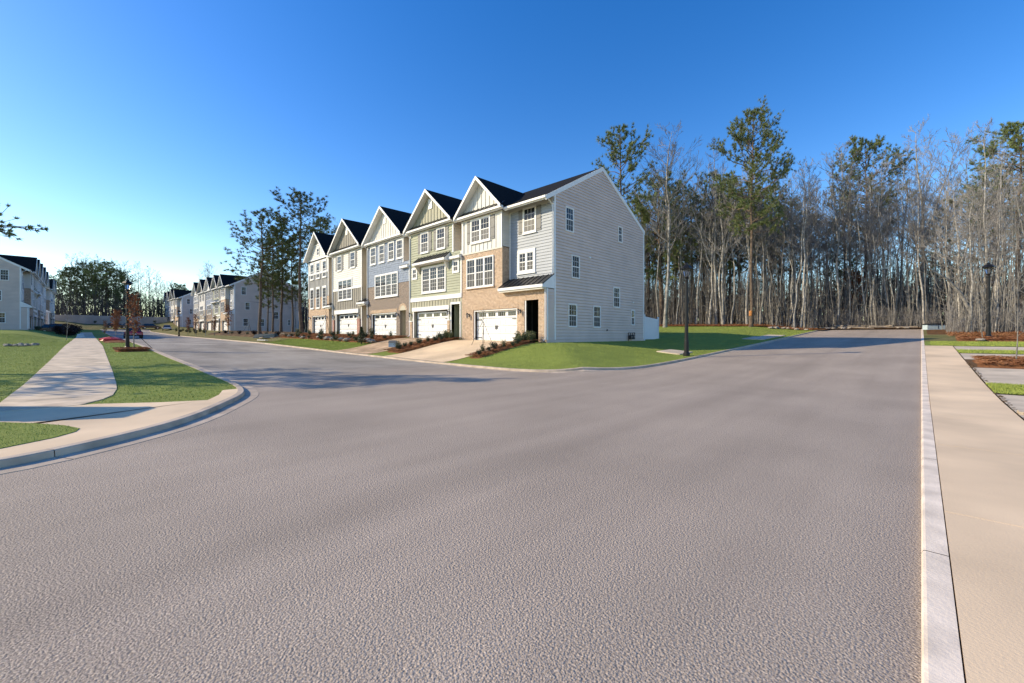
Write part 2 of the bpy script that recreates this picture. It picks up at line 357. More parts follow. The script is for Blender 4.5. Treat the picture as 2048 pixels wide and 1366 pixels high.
# left pavement: slabs laid one after another
def slab_walk(name, label, us0, us1, v0, v1, seg, off, m, gap=.03, join='slab', limit=200):
    root = tag(bpy.data.objects.new(name, None), label, None, None, 'structure'); COL.objects.link(root)
    v = v0
    while v < v1:
        e = min(v + seg, v1); a0, b0 = us0(v), us1(v); a1, b1 = us0(e - gap), us1(e - gap); dz = rnd.uniform(-.004, .004)
        mid = (v + e) / 2; am, bm = us0(mid), us1(mid)
        V = [(-v, a0), (-v, b0), (-mid, bm), (-e + gap, b1), (-e + gap, a1), (-mid, am)]
        z = [Hs(x, y) + off + dz for x, y in V]
        b = MB(); b.prism([(x, y, q) for (x, y), q in zip(V, z)], (0, 0, -.10)); b.build(join, m, root)
        v = e
    return root
pl = lambda v: np.interp(v, [0, 12, 20, 60, 150], [-1.28, -1.24, -1.2, -1.0, -.6])
pr = lambda v: np.interp(v, [0, 12.0, 12.6, 13.5, 15, 17, 22, 45, 150], [0, -.1, .22, .45, .58, .64, .72, .95, 1.1])
slab_walk('pavement', 'pale slab pavement running up beside the left lawn', pl, pr, 12.05, 135, 1.5, LO + .02, M['slab'])
# concrete apron of the left corner and the island of grass in it
def flat_poly(name, L, z, m, label, kind='structure', th=.1):
    b = MB(); b.prism([(-v, u, z) for u, v in L], (0, 0, -th)); return tag(b.build(name, m), label, None, None, kind)
ed = [(y, -x) for x, y in K2in if -x < 13.0]
ap = [(u, v) for u, v in ed if v > 6.6]
flat_poly('apron', ap + [(2.45, 12.7), (2.2, 11.8), (1.85, 11.0), (1.1, 11.35), (.14, 12.03), (-1.27, 12.03), (-1.6, 10.8), (-6, 12), (-8, 6.75)], LO + .012, M['walk'], 'tan concrete apron at the left street corner')
flat_poly('lawn', [(-.96, 10.55), (-.55, 10.0), (-.22, 9.45), (-.06, 9.0), (-.1, 8.75), (-.3, 8.45), (-.73, 8.12), (-1.6, 7.8), (-4, 7.5), (-6, 9), (-3.0, 12.0)], LO + .022, M['grass'], 'small rounded piece of lawn inside the corner apron')
# right pavement and the strips beyond it
def rw(name, u0, u1, v0, v1, off, m, label, step=1.0): return tag(sheet(name, rect_rows(u0, u1, v0, v1, step, .6), off, m), label, None, None, 'structure')
slab_r = tag(bpy.data.objects.new('pavement', None), 'broad tan pavement along the right side', None, None, 'structure'); COL.objects.link(slab_r)
u = -13.0
while u < 36:
    e = min(u + 3.0, 36.0); b = MB()
    P = [(.137, u), (1.25, u), (1.25, e - .008), (.137, e - .008)]; b.prism([(x, y, Hs(x, y) + .036) for x, y in P], (0, 0, -.1)); b.build('slab', M['walk'], slab_r); u = e
rw('driveway', -14, 15.4, -1.29, -14, .025, M['concrete'], 'pale concrete drive beside the utility lid')
rw('lawn', 15.43, 17.5, -1.27, -14, .042, M['grass'], 'near grass strip beyond the right pavement')
rw('driveway', 17.52, 22.2, -1.29, -14, .025, M['concrete'], 'wide concrete drive between grass and straw bed')
rw('driveway', 25.6, 28.8, -1.29, -14, .025, M['concrete'], 'concrete drive behind the straw bed')
rw('lawn', 28.82, 31.0, -1.27, -14, .042, M['grass'], 'narrow middle grass strip beyond the right pavement')
rw('driveway', 31.03, 34.0, -1.29, -14, .025, M['concrete'], 'farthest concrete drive before the lamp post')
rw('lawn', 34.03, 38.2, -.14, -7, .042, M['grass'], 'far grass strip where the right pavement ends')
rw('verge', 38.2, 61, -.14, -5, .038, M['dry'], 'dry grass verge at the end of the right kerb')
rw('driveway', 38.3, 46, -5.0, -14, .025, M['concrete'], 'concrete court at the edge of the right wood')
tag(sheet('ground', rect_rows(22.2, 25.6, -1.27, -14, .5, .5), .02, M['soil']), 'soil under the straw bed', None, None, 'structure')
# floor of the wood
tag(sheet('forest_floor', rect_rows(56.5, 130, 7.6, 90, 1.5, 1.5), .14, M['litter']), 'leaf strewn floor of the wood behind the lawn', None, None, 'structure')
tag(sheet('forest_floor', rect_rows(60.5, 130, -.4, 7.9, 1.5, 1.5), .13, M['litter']), 'leaf strewn floor of the wood at the street end', None, None, 'structure')
tag(sheet('forest_floor', rect_rows(47.5, 130, -.35, -70, 1.5, 1.5), .04, M['litter']), 'leaf strewn floor of the right hand wood', None, None, 'structure')
tag(sheet('forest_floor', rect_rows(31.5, 60, 48.1, 95, 1.5, 2), .13, M['litter']), 'leaf strewn floor behind the townhouse row', None, None, 'structure')
# driveways of the two near townhouses
def dr(u0, u1, v0, v1, off, m, name, label): return tag(sheet(name, [[(-v, (1 - t) * u0(v) + t * u1) for t in np.linspace(0, 1, 16)] for v in np.linspace(v0, v1, 12)], off, m), label, None, None, 'structure')
ke = lambda v: k3u(v) + .02
dr(ke, 19.6, 17.5, 23.6, LO + .02, M['walk'], 'driveway', 'tan concrete driveway of the tan brick end house')
dr(ke, 19.6, 25.9, 31.0, LO + .02, M['clay'], 'driveway', 'reddish driveway of the green house')
def bed(u0, u1, v0, v1, off, m, label):
    us = np.linspace(u0, u1, int((u1 - u0) / .3) + 2); vs_ = np.linspace(v0, v1, int(abs(v1 - v0) / .3) + 2)
    P = np.array([[(-v, u) for u in us] for v in vs_]); z = H(P[..., 0], P[..., 1]) + off
    ed = np.minimum(np.minimum.outer(np.arange(len(vs_)), np.arange(len(us)) * 0 + 99), 99)
    a = np.arange(len(vs_)); b = np.arange(len(us))
    e = np.minimum(np.minimum(a, a[::-1])[:, None], np.minimum(b, b[::-1])[None, :])
    z = z + np.minimum(e, 2) * .045 + rng.uniform(0, .07, z.shape) * (e > 0) - (e == 0) * .02
    k, n = z.shape; V = np.dstack([P + rng.uniform(-.06, .06, P.shape), z[..., None]]).reshape(-1, 3)
    i = np.arange(k - 1)[:, None] * n; j = np.arange(n - 1)[None, :]
    F = np.stack([i + j, i + j + 1, i + n + j + 1, i + n + j], -1).reshape(-1, 4)
    return tag(link('mulch', mesh_np('mulch', V, F, m, True)), label, None, None, 'stuff')
beds = [(14.2, 19.1, 16.35, 17.45, LO, 'pine straw bed beside the end driveway'), (14.0, 19.1, 23.7, 25.8, LO, 'pine straw bed between the two driveways'),
        (15.9, 19.1, 31.1, 54, LO, 'pine straw bed before the farther houses of the near row'), (15.3, 24, 54.2, 92, LO, 'rough mulch under the pine grove'),
        (22.3, 25.5, -1.45, -13, .03, 'heaped pine straw bed round the staked sapling'), (38.4, 42.0, -1.6, -5.6, .04, 'pine straw bed at the right lamp post'),
        (1.3, 3.0, 35.6, 38.6, LO, 'pine straw ring round the sapling by the left lamp post'), (1.2, 3.2, 54, 62, LO, 'straw bed behind the left lamp post')]
for q in beds: bed(*q[:5], M['soil'] if 'rough' in q[5] else M['mulch'], q[5])
def strands(area, n, size, m, name, label, zoff=.2, rot_flat=.5):
    u0, u1, v0, v1 = area
    u = rng.uniform(u0, u1, n); v = rng.uniform(v0, v1, n); z = H(-v, u) + zoff + rng.uniform(-.03, .03, n)
    a = rng.uniform(0, 6.28, n); L = size * rng.uniform(.6, 1.3, n); t = rng.uniform(-.35, .35, n) * rot_flat
    d = np.stack([np.cos(a), np.sin(a), t], 1) * L[:, None]; w = np.stack([-np.sin(a), np.cos(a), np.full(n, .5)], 1) * .012
    c = np.stack([-v, u, z], 1); V = np.stack([c - d - w, c - d + w, c + d + w * .5, c + d - w * .5], 1).reshape(-1, 3)
    return tag(link(name, mesh_np(name, V, np.arange(4 * n).reshape(-1, 4), m)), label, None, None, 'stuff')
strands((22.4, 25.4, -13, -1.5), 9000, .12, M['straw'], 'pine_straw', 'loose reddish pine straw strands on the right bed', .19)
for q in beds[:3]: strands((q[0], q[1], min(q[2], q[3]), max(q[2], q[3])), int(260 * (q[1] - q[0]) * abs(q[3] - q[2])), .12, M['straw'], 'pine_straw', 'loose strands on the ' + q[5], LO + .16)
strands((38.5, 41.9, -5.5, -1.7), 3000, .13, M['straw'], 'pine_straw', 'loose strands at the right lamp post', .2)
strands((1.35, 2.95, 35.7, 38.5), 3000, .12, M['straw'], 'pine_straw', 'loose strands round the left sapling', LO + .16)
strands((56.4, 59.5, 8.5, 48), 16000, .14, M['straw'], 'leaf_litter', 'orange brown leaves along the edge of the wood', .22, 2.0)
strands((44, 50, -16, -1.5), 9000, .14, M['straw'], 'leaf_litter', 'orange brown leaves along the edge of the right wood', .14, 2.0)
strands((8, 24, -1.34, -1.25), 260, .035, M['soil'], 'leaf_litter', 'dark dry bits caught along the edge of the right pavement', .042)
# grass blades where the lawn comes near
def blades(cond, area, n, h, label, lift=None):
    u0, u1, v0, v1 = area
    u = rng.uniform(u0, u1, n); v = rng.uniform(v0, v1, n); k = cond(u, v); u = u[k]; v = v[k]; n = len(u)
    z = H(-v, u) + (LO - .005 if lift is None else lift); a = rng.uniform(0, 6.28, n); hh = h * rng.uniform(.5, 1.25, n); w = rng.uniform(.006, .012, n)
    lean = rng.normal(0, .5, (n, 2)) * hh[:, None]
    dx = np.stack([np.cos(a) * w, np.sin(a) * w], 1); c = np.stack([-v, u], 1)
    V = np.concatenate([np.c_[c - dx, z], np.c_[c + dx, z], np.c_[c + lean, z + hh]]).reshape(3, n, 3).transpose(1, 0, 2).reshape(-1, 3)
    return tag(link('grass', mesh_np('grass', V, np.arange(3 * n).reshape(-1, 3), M['blade'])), label, None, None, 'stuff')
inapron = lambda u, v: (v < 12.03 + np.maximum(0, (.14 - u)) * 0) & (u > -8) & (u + (v - 12.03) * 1.3 < 2.3 + 0 * u)
def left_ok(u, v):
    on_lawn = (u < k2u(v) - .02) & (v > np.where(u < .14, 12.2, np.interp(u, [.14, 1.1, 1.85, 2.2, 2.45, 3.3], [12.05, 11.38, 11.03, 11.85, 12.75, 13.6])))
    walk = (u > pl(v) - .02) & (u < pr(v) + .02) & (v > 12)
    return on_lawn & ~walk
blades(left_ok, (-9, 3.4, 10.4, 70), 150000, .032, 'short grass of the left lawn')
def isl(u, v):
    e = np.interp(v, [7.6, 8.12, 8.45, 8.75, 9.0, 9.45, 10.0, 10.55], [-2.2, -.73, -.3, -.1, -.06, -.22, -.55, -.96])
    return (u < e) & (v < 10.6 - (u + .96) * .5) & (v > 7.7)
blades(isl, (-4, 0, 7.6, 11.5), 22000, .04, 'short grass of the small corner lawn')
blades(lambda u, v: (u > k3u(v) + .03) & ~((v > 16.3) & (v < 17.5) & (u > 14.2)), (12.3, 57, 8.3, 40), 170000, .04, 'short grass of the corner lawn')
blades(lambda u, v: u > k3u(v) + .03, (12.4, 15.9, 31.1, 50), 40000, .045, 'short grass before the farther houses')
blades(lambda u, v: u > 15.45, (15.45, 17.48, -7, -1.28), 26000, .05, 'short grass of the near right strip', .038)
blades(lambda u, v: u > 0, (28.85, 30.98, -9, -1.28), 12000, .06, 'short grass of the middle right strip', .038)
blades(lambda u, v: u > 0, (34.05, 38.2, -7, -.4), 14000, .06, 'short grass of the far right strip', .038)
# ------------------------------------------------------------------ townhouses (local frame: x along the front, y into the house, z up)
DEP, EAVE, RIDGE, YE = 12.2, 8.9, 12.1, 0.3
SL = (RIDGE - EAVE) / (DEP / 2 - YE + .0)
def roof_z(y): return EAVE + SL * (min(y, DEP - y) - YE)
def FR(c): return lambda a, z, o: (a, c - o, z)
def RT(c): return lambda a, z, o: (c + o, a, z)
def LF(c): return lambda a, z, o: (c - o, a, z)
def wall_holes(b, F, a0, a1, z0, z1, holes, depth):
    A = sorted({a0, a1, *[h[0] for h in holes], *[h[1] for h in holes]}); Z = sorted({z0, z1, *[h[2] for h in holes], *[h[3] for h in holes]})
    for i in range(len(A) - 1):
        for j in range(len(Z) - 1):
            ca, cz = (A[i] + A[i+1]) / 2, (Z[j] + Z[j+1]) / 2
            if any(h[0] < ca < h[1] and h[2] < cz < h[3] for h in holes): continue
            b.quad(F(A[i], Z[j], 0), F(A[i+1], Z[j], 0), F(A[i+1], Z[j+1], 0), F(A[i], Z[j+1], 0))
    for h in holes:
        for p, q in (((h[0], h[2]), (h[0], h[3])), ((h[0], h[3]), (h[1], h[3])), ((h[1], h[3]), (h[1], h[2]))):
            b.quad(F(p[0], p[1], 0), F(q[0], q[1], 0), F(q[0], q[1], -depth), F(p[0], p[1], -depth))
def flat(root, name, F, a0, a1, z0, z1, m, holes=(), depth=.2):
    b = MB(); wall_holes(b, F, a0, a1, z0, z1, list(holes), depth); return b.build(name, m, root)
def lap(root, F, a0, a1, z0, z1, m, expo=.19, name='siding', clip=None):
    b = MB(); z = z0
    while z < z1 - .01:
        e = min(z + expo, z1)
        l0, r0 = clip(z) if clip else (a0, a1); l1, r1 = clip(e) if clip else (a0, a1)
        if r0 - l0 < .05: break
        if r1 < l1: l1 = r1 = (l1 + r1) / 2
        b.quad(F(l0, z, .036), F(r0, z, .036), F(r1, e, .003), F(l1, e, .003)); b.quad(F(l0, z, 0), F(r0, z, 0), F(r0, z, .036), F(l0, z, .036)); z = e
    return b.build(name, m, root)
def boards(root, F, a0, a1, z0, z1, m, clip, expo=.195):           # every course its own board
    z = z0
    while z < z1 - .02:
        e = min(z + expo, z1); l0, r0 = clip(z); l1, r1 = clip(e)
        if r0 - l0 < .12: break
        if r1 < l1: l1 = r1 = (l1 + r1) / 2
        b = MB(); b.add([F(l0, z + .004, 0), F(r0, z + .004, 0), F(r0, z + .02, .042), F(l0, z + .02, .042), F(l1, e, 0), F(r1, e, 0), F(r1, e, .004), F(l1, e, .004)], [(0, 1, 2, 3), (3, 2, 6, 7), (4, 7, 6, 5), (0, 3, 7, 4), (1, 5, 6, 2)])
        b.build('siding_board', m, root); z = e
def shake(root, F, a0, a1, z0, z1, m):
    b = MB(); z = z0; row = 0
    while z < z1 - .02:
        e = min(z + .19, z1); a = a0 - (row % 2) * .12
        while a < a1:
            w = rnd.uniform(.16, .30); l, r = max(a, a0), min(a + w - .012, a1); dz = rnd.choice([0, 0, .03, -.02]) if z > z0 else 0
            if r - l > .03:
                o = .028 + rnd.uniform(-.006, .006)
                b.quad(F(l, z + dz, o), F(r, z + dz, o), F(r, e, .006), F(l, e, .006)); b.quad(F(l, z + dz, 0), F(r, z + dz, 0), F(r, z + dz, o), F(l, z + dz, o))
            a += w
        z = e; row += 1
    o = b.build('shake_siding', m, root); o['kind'] = 'stuff'; return o
UNIT_BOX = None
def unit_box(m):
    key = m.name + ' box'
    me = bpy.data.meshes.get(key)
    if me is None: me = MB().box(0, 1, 0, 1, 0, 1).mesh(key, m)
    return me
def bar(root, name, m, F, a0, a1, z0, z1, o0, o1):
    p = F(a0, z0, o0); q = F(a1, z1, o1); lo = [min(i, j) for i, j in zip(p, q)]; hi = [max(i, j) for i, j in zip(p, q)]
    o = link(name, unit_box(m), root, lo); o.scale = [max(h - l, .002) for h, l in zip(hi, lo)]; return o
def batten_wall(root, F, a0, a1, z0, z1, m, step=.40, clip=None, skip=()):
    if clip is None: flat(root, 'board_wall', F, a0, a1, z0, z1, m)
    a = a0 + step / 2
    while a < a1:
        zt = clip(a) if clip else z1
        if zt > z0 + .1: bar(root, 'batten', m, F, a - .03, a + .03, z0, zt, .001, .034)
        a += step
def window(root, F, a0, z0, w, h, n=1, trim=.09, cols=3, rows=2, lowgrid=True, sill=True, split=.5, head=0.0, proud=.075):
    b = MB(); t = trim
    b.fbox(F, a0 - t, a0, z0 - t, z0 + h + t + head, 0, proud); b.fbox(F, a0 + w, a0 + w + t, z0 - t, z0 + h + t + head, 0, proud)
    b.fbox(F, a0, a0 + w, z0 - t, z0, 0, proud); b.fbox(F, a0, a0 + w, z0 + h, z0 + h + t + head, 0, proud)
    sw = w / n; mw = .055
    for k in range(1, n): b.fbox(F, a0 + k * sw - mw, a0 + k * sw + mw, z0, z0 + h, 0, proud - .006)
    zm = z0 + h * split
    for k in range(n):
        l = a0 + k * sw + (mw if k else 0); r = a0 + (k + 1) * sw - (mw if k < n - 1 else 0); s = .035
        b.fbox(F, l, l + s, z0, z0 + h, 0, proud - .02); b.fbox(F, r - s, r, z0, z0 + h, 0, proud - .02)
        b.fbox(F, l + s, r - s, z0, z0 + s, 0, proud - .022); b.fbox(F, l + s, r - s, z0 + h - s, z0 + h, 0, proud - .022); b.fbox(F, l + s, r - s, zm - .03, zm + .03, 0, proud - .018)
    f = b.build('window', M['white'], root)
    if sill: MB().fbox(F, a0 - t - .04, a0 + w + t + .04, z0 - t - .05, z0 - t - .002, 0, proud + .04).build('sill', M['white'], f)
    g = MB()
    for k in range(n):
        l = a0 + k * sw + (mw if k else 0) + .035; r = a0 + (k + 1) * sw - (mw if k < n - 1 else 0) - .035
        for lo, hi, m in ((z0 + .035, zm - .03, M['screen'] if lowgrid != 2 else M['pane']), (zm + .03, z0 + h - .035, M['pane'])):
            MB().fbox(F, l, r, lo, hi, .030, .042).build('pane', m, f)
            if lo < zm - .1 and not lowgrid: continue
            for c in range(1, cols): x = l + (r - l) * c / cols; g.fbox(F, x - .008, x + .008, lo, hi, .042, .050)
            for q in range(1, rows): z = lo + (hi - lo) * q / rows; g.fbox(F, l, r, z - .008, z + .008, .042, .052)
    if g.v: g.build('muntin', M['white'], f)
    return f
def shutter(root, F, a0, a1, z0, z1):
    b = MB(); b.fbox(F, a0, a1, z0, z1, .0, .05)
    for z in (z0 + .12, (z0 + z1) / 2 - .05, z1 - .22): b.fbox(F, a0 + .01, a1 - .01, z, z + .1, .05, .07)
    n = 4
    s = b.build('shutter', M['shutter'], root); return s
def shutters(root, F, a0, w, z0, h, sw=.38, gap=.1):
    shutter(root, F, a0 - gap - sw, a0 - gap, z0 - .06, z0 + h + .06); shutter(root, F, a0 + w + gap, a0 + w + gap + sw, z0 - .06, z0 + h + .06)
def trimbox(root, name, F, a0, a1, z0, z1, o0, o1, m=None): return MB().fbox(F, a0, a1, z0, z1, o0, o1).build(name, m or M['white'], root)
def garage(root, x0, w, h, y=.24, hinges=True):
    d = MB().box(x0, x0 + w, y + .02, y + .07, 0, h).build('garage_door', M['garage'], root); F = FR(y + .02)
    sec = h / 4
    for c in range(4):                                                  # top lights
        l = x0 + .12 + c * (w - .24) / 4 + .12; r = l + (w - .24) / 4 - .24
        for q in range(4):
            a = l + (r - l) * q / 4; MB().fbox(F, a + .02, a + (r - l) / 4 - .02, h - sec + .14, h - .12, 0, .012).build('pane', M['pane'], d)
    for rrow in range(3):
        for c in range(8):
            l = x0 + .12 + c * (w - .24) / 8 + .06; r = l + (w - .24) / 8 - .12; z0 = rrow * sec + .09; z1 = z0 + sec - .18
            b = MB(); b.add([F(l, z0, .0), F(r, z0, .0), F(r, z1, .0), F(l, z1, .0), F(l + .045, z0 + .045, .028), F(r - .045, z0 + .045, .028), F(r - .045, z1 - .045, .028), F(l + .045, z1 - .045, .028)], [(0, 1, 5, 4), (1, 2, 6, 5), (2, 3, 7, 6), (3, 0, 4, 7), (4, 5, 6, 7)]); b.build('panel', M['garage'], d)
    g = MB()
    for k in range(1, 4): g.fbox(F, x0, x0 + w, k * sec - .012, k * sec + .012, .001, .006)
    g.build('section_joint', M['screen'], d)
    if hinges:
        for z in (sec * .5, h - sec - .08):
            for s in (0, 1):
                a = x0 + .05 if s == 0 else x0 + w - .55; MB().fbox(F, a, a + .5, z - .03, z + .03, .028, .045).build('hinge', M['black'], d)
        for s in (-.09, .05): MB().fbox(F, x0 + w / 2 + s, x0 + w / 2 + s + .045, h * .40, h * .40 + .26, .03, .07).build('handle', M['black'], d)
    return d
def lantern(root, x, z, y=0):
    b = MB(); b.fbox(FR(y), x - .05, x + .05, z - .12, z + .12, 0, .03); b.tube([(x, y - .03, z + .02), (x, y - .16, z + .16), (x, y - .2, z + .1)], [.014] * 3, 5)
    b.lathe([(.02, -.2), (.06, -.17), (.012, -.15), (.012, .08), (.10, .085), (.02, .17)], 6, (x, y - .2, z))
    o = b.build('wall_lantern', M['black'], root); MB().lathe([(.055, -.15), (.085, .08)], 6, (x, y - .2, z)).build('lantern_glass', M['lampglass'], o); return o
def entry(root, x0, x1, h, y0, deep, m_in, m_door, m_trim=None):
    b = MB(); b.quad((x0, y0, 0), (x0, y0 + deep, 0), (x0, y0 + deep, h), (x0, y0, h)); b.quad((x1, y0, 0), (x1, y0 + deep, 0), (x1, y0 + deep, h), (x1, y0, h)); b.quad((x0, y0, h), (x1, y0, h), (x1, y0 + deep, h), (x0, y0 + deep, h)); b.quad((x0, y0 + deep, 0), (x1, y0 + deep, 0), (x1, y0 + deep, h), (x0, y0 + deep, h))
    b.build('porch', m_in, root); F = FR(y0 + deep)
    d = MB().fbox(F, x0 + .08, x1 - .08, 0.02, 2.05, .0, .05).build('front_door', m_door, root)
    MB().fbox(F, x1 - .2, x1 - .15, .95, 1.1, .05, .1).build('handle', M['chrome'], d)
    for z0, z1 in ((.2, .9), (1.05, 1.9)): MB().fbox(F, x0 + .22, x1 - .28, z0, z1, .05, .06).build('panel', m_door, d)
def gutter(root, x0, x1, y, z):
    b = MB(); b.box(x0, x1, y - .13, y, z - .13, z); b.box(x0, x1, y, y + .03, z - .2, z + .0); return b.build('gutter', M['white'], root)
def downspout(root, x, y, z0, z1, top_dy=0):
    b = MB(); b.tube([(x, y - top_dy, z1 + .1), (x, y, z1 - .2), (x, y, z0 + .1), (x, y - .18, z0 + .03)], [.045] * 4, 4); return b.build('downspout', M['white'], root)
def pent(root, x0, x1, y_in, z_hi, y_out, z_lo, m=None, rib=.42, fascia=.17, returns=True):
    m = m or M['metal']; r = MB().hexa([(x0, y_out, z_lo), (x1, y_out, z_lo), (x1, y_in, z_hi), (x0, y_in, z_hi), (x0, y_out, z_lo + .04), (x1, y_out, z_lo + .04), (x1, y_in, z_hi + .04), (x0, y_in, z_hi + .04)]).build('canopy_roof', m, root)
    n = max(2, int((x1 - x0) / rib))
    for k in range(n + 1):
        x = x0 + .02 + (x1 - x0 - .04) * k / n
        MB().hexa([(x - .014, y_out, z_lo + .04), (x + .014, y_out, z_lo + .04), (x + .014, y_in, z_hi + .04), (x - .014, y_in, z_hi + .04), (x - .014, y_out, z_lo + .075), (x + .014, y_out, z_lo + .075), (x + .014, y_in, z_hi + .075), (x - .014, y_in, z_hi + .075)]).build('seam', m, r)
    b = MB(); b.box(x0 - .01, x1 + .01, y_out - .02, y_out + .03, z_lo - fascia + .03, z_lo + .03); b.box(x0 - .01, x1 + .01, y_out + .03, y_in, z_lo - fascia + .01, z_lo - fascia + .05)
    if returns:
        for x in (x0, x1 - .03): b.prism([(x, y_out + .03, z_lo - fascia + .05), (x, y_in, z_lo - fascia + .05), (x, y_in, z_hi - .002), (x, y_out + .03, z_lo - .002)], (.03, 0, 0))
    b.build('canopy_trim', M['white'], root); return r
def main_roof(root, w, e0=0.0, e1=0.0):
    b = MB(); t = .13; yf, yb = YE - .35, DEP - YE + .35; ym = DEP / 2; zf = roof_z(YE) - SL * .35
    for y0, y1 in ((yf, ym), (yb, ym)):
        b.hexa([(-e0, y0, zf), (w + e1, y0, zf), (w + e1, y1, RIDGE), (-e0, y1, RIDGE), (-e0, y0, zf + t), (w + e1, y0, zf + t), (w + e1, y1, RIDGE + t), (-e0, y1, RIDGE + t)])
    return b.build('roof', M['roof'], root)
def gable_roof(root, xc, hw, zap, face, tri_m, tri_step=.4, pent_strip=True, y_f=-.52, vent=True, full=False, z_e=None):
    z_e = z_e if z_e is not None else EAVE - .05; s = (zap - z_e) / hw; t = .12; yi = 6.1; b = MB()
    for sg in (-1, 1):
        xe = xc + sg * hw
        b.hexa([(xe, y_f, z_e), (xc, y_f, zap), (xc, yi, zap), (xe, yi, z_e), (xe, y_f, z_e + t), (xc, y_f, zap + t), (xc, yi, zap + t), (xe, yi, z_e + t)])
    b.build('gable_roof', M['roof'], root)
    k = MB()
    for sg in (-1, 1):
        xe = xc + sg * (hw + .03); ze = z_e - .03 * s
        k.hexa([(xe, y_f - .03, ze - .10), (xc, y_f - .03, zap - .10), (xc, y_f - .002, zap - .10), (xe, y_f - .002, ze - .10), (xe, y_f - .03, ze + t + .02), (xc, y_f - .03, zap + t + .02), (xc, y_f - .002, zap + t + .02), (xe, y_f - .002, ze + t + .02)])
        xe = xc + sg * hw
        k.quad((xe, y_f, z_e - .03), (xc, y_f, zap - .03), (xc, 0.03, zap - .03), (xe, 0.03, z_e - .03))
    k.build('rake_trim', M['white'], root)
    F = FR(0.0); zb = z_e - .02 if not full else full; 
    b = MB(); b.add([F(xc - hw + .02, z_e - .02, -.002), F(xc + hw - .02, z_e - .02, -.002), F(xc, zap - .03, -.002)], [(0, 1, 2)]); b.build('gable_wall', tri_m, root)
    zb = z_e + (.42 if pent_strip else .18)
    if tri_step:
        batten_wall(root, F, xc - hw + .1, xc + hw - .1, zb, zap, tri_m, tri_step, clip=lambda a: zap - .05 - s * abs(a - xc))
    if pent_strip:
        hx = hw - .42 / s * .5
        pent(root, xc - hw + .12, xc + hw - .12, .0, z_e + .40, -.42, z_e + .03, fascia=.14, returns=False, rib=.5)
    else:
        trimbox(root, 'gable_band', F, xc - hw + .12, xc + hw - .12, z_e - .02, z_e + .18, .0, .05)
    if vent:
        vz = z_e + (zap - z_e) * .52; v = MB(); v.fbox(F, xc - .26, xc + .26, vz, vz + .78, 0, .06).build('gable_vent', M['white'], root)
        for q in range(5): pass
def shell(root, w, bw, zr, m_rec, m_bay, entry_hole=None, rec_to=EAVE, p=.7, m_side=None, left_gable=False, right_gable=False, zside=None):
    """core body with recess front, the bay's shaded return wall, side and rear walls"""
    ms = m_side or M['lapgrey']
    c = MB(); F = FR(p)
    wall_holes(c, F, bw, w, 0, EAVE, [entry_hole] if entry_hole else [], .02); c.build('recess_wall', m_rec, root)
    b = MB(); b.quad((bw - .004, .0, zr), (bw - .004, p, zr), (bw - .004, p, EAVE), (bw - .004, 0, EAVE)); b.build('return_wall', m_bay, root)
    lap(root, RT(bw), .0, p, zr, EAVE - .25, m_bay, name='return_siding')
    b = MB(); b.quad((0, 0, 0), (0, DEP, 0), (0, DEP, EAVE), (0, 0, EAVE)); b.quad((w - .02, p if zr < 5 else p, 0), (w - .02, DEP, 0), (w - .02, DEP, EAVE), (w - .02, p, EAVE)); b.quad((0, DEP, 0), (w, DEP, 0), (w, DEP, EAVE), (0, DEP, EAVE))
    zs = zr if zside is None else zside; b.quad((w - .02, 0, 0), (w - .02, p, 0), (w - .02, p, zs), (w - .02, 0, zs))
    for x in (0, w - .02): b.add([(x, .3, EAVE), (x, DEP - .3, EAVE), (x, DEP / 2, RIDGE)], [(0, 1, 2)])
    b.build('wall', ms, root)
def corner(root, x, y0, z0, z1, m=None, s=1): 
    return MB().box(min(x, x + s * .12), max(x, x + s * .12), y0 - .045, y0 + .0, z0, z1).build('corner_board', m or M['white'], root)
def frieze(root, F, a0, a1, z=EAVE, m=None): return MB().fbox(F, a0, a1, z - .30, z - .04, 0, .05).build('frieze_board', m or M['cream'], root)
def jamb(root, F, x0, x1, h, w=.12, head=.14):
    b = MB(); b.fbox(F, x0 - w, x0, 0, h, 0, .045); b.fbox(F, x1, x1 + w, 0, h, 0, .045); b.fbox(F, x0 - w, x1 + w, h, h + head, 0, .05); return b.build('garage_trim', M['white'], root)

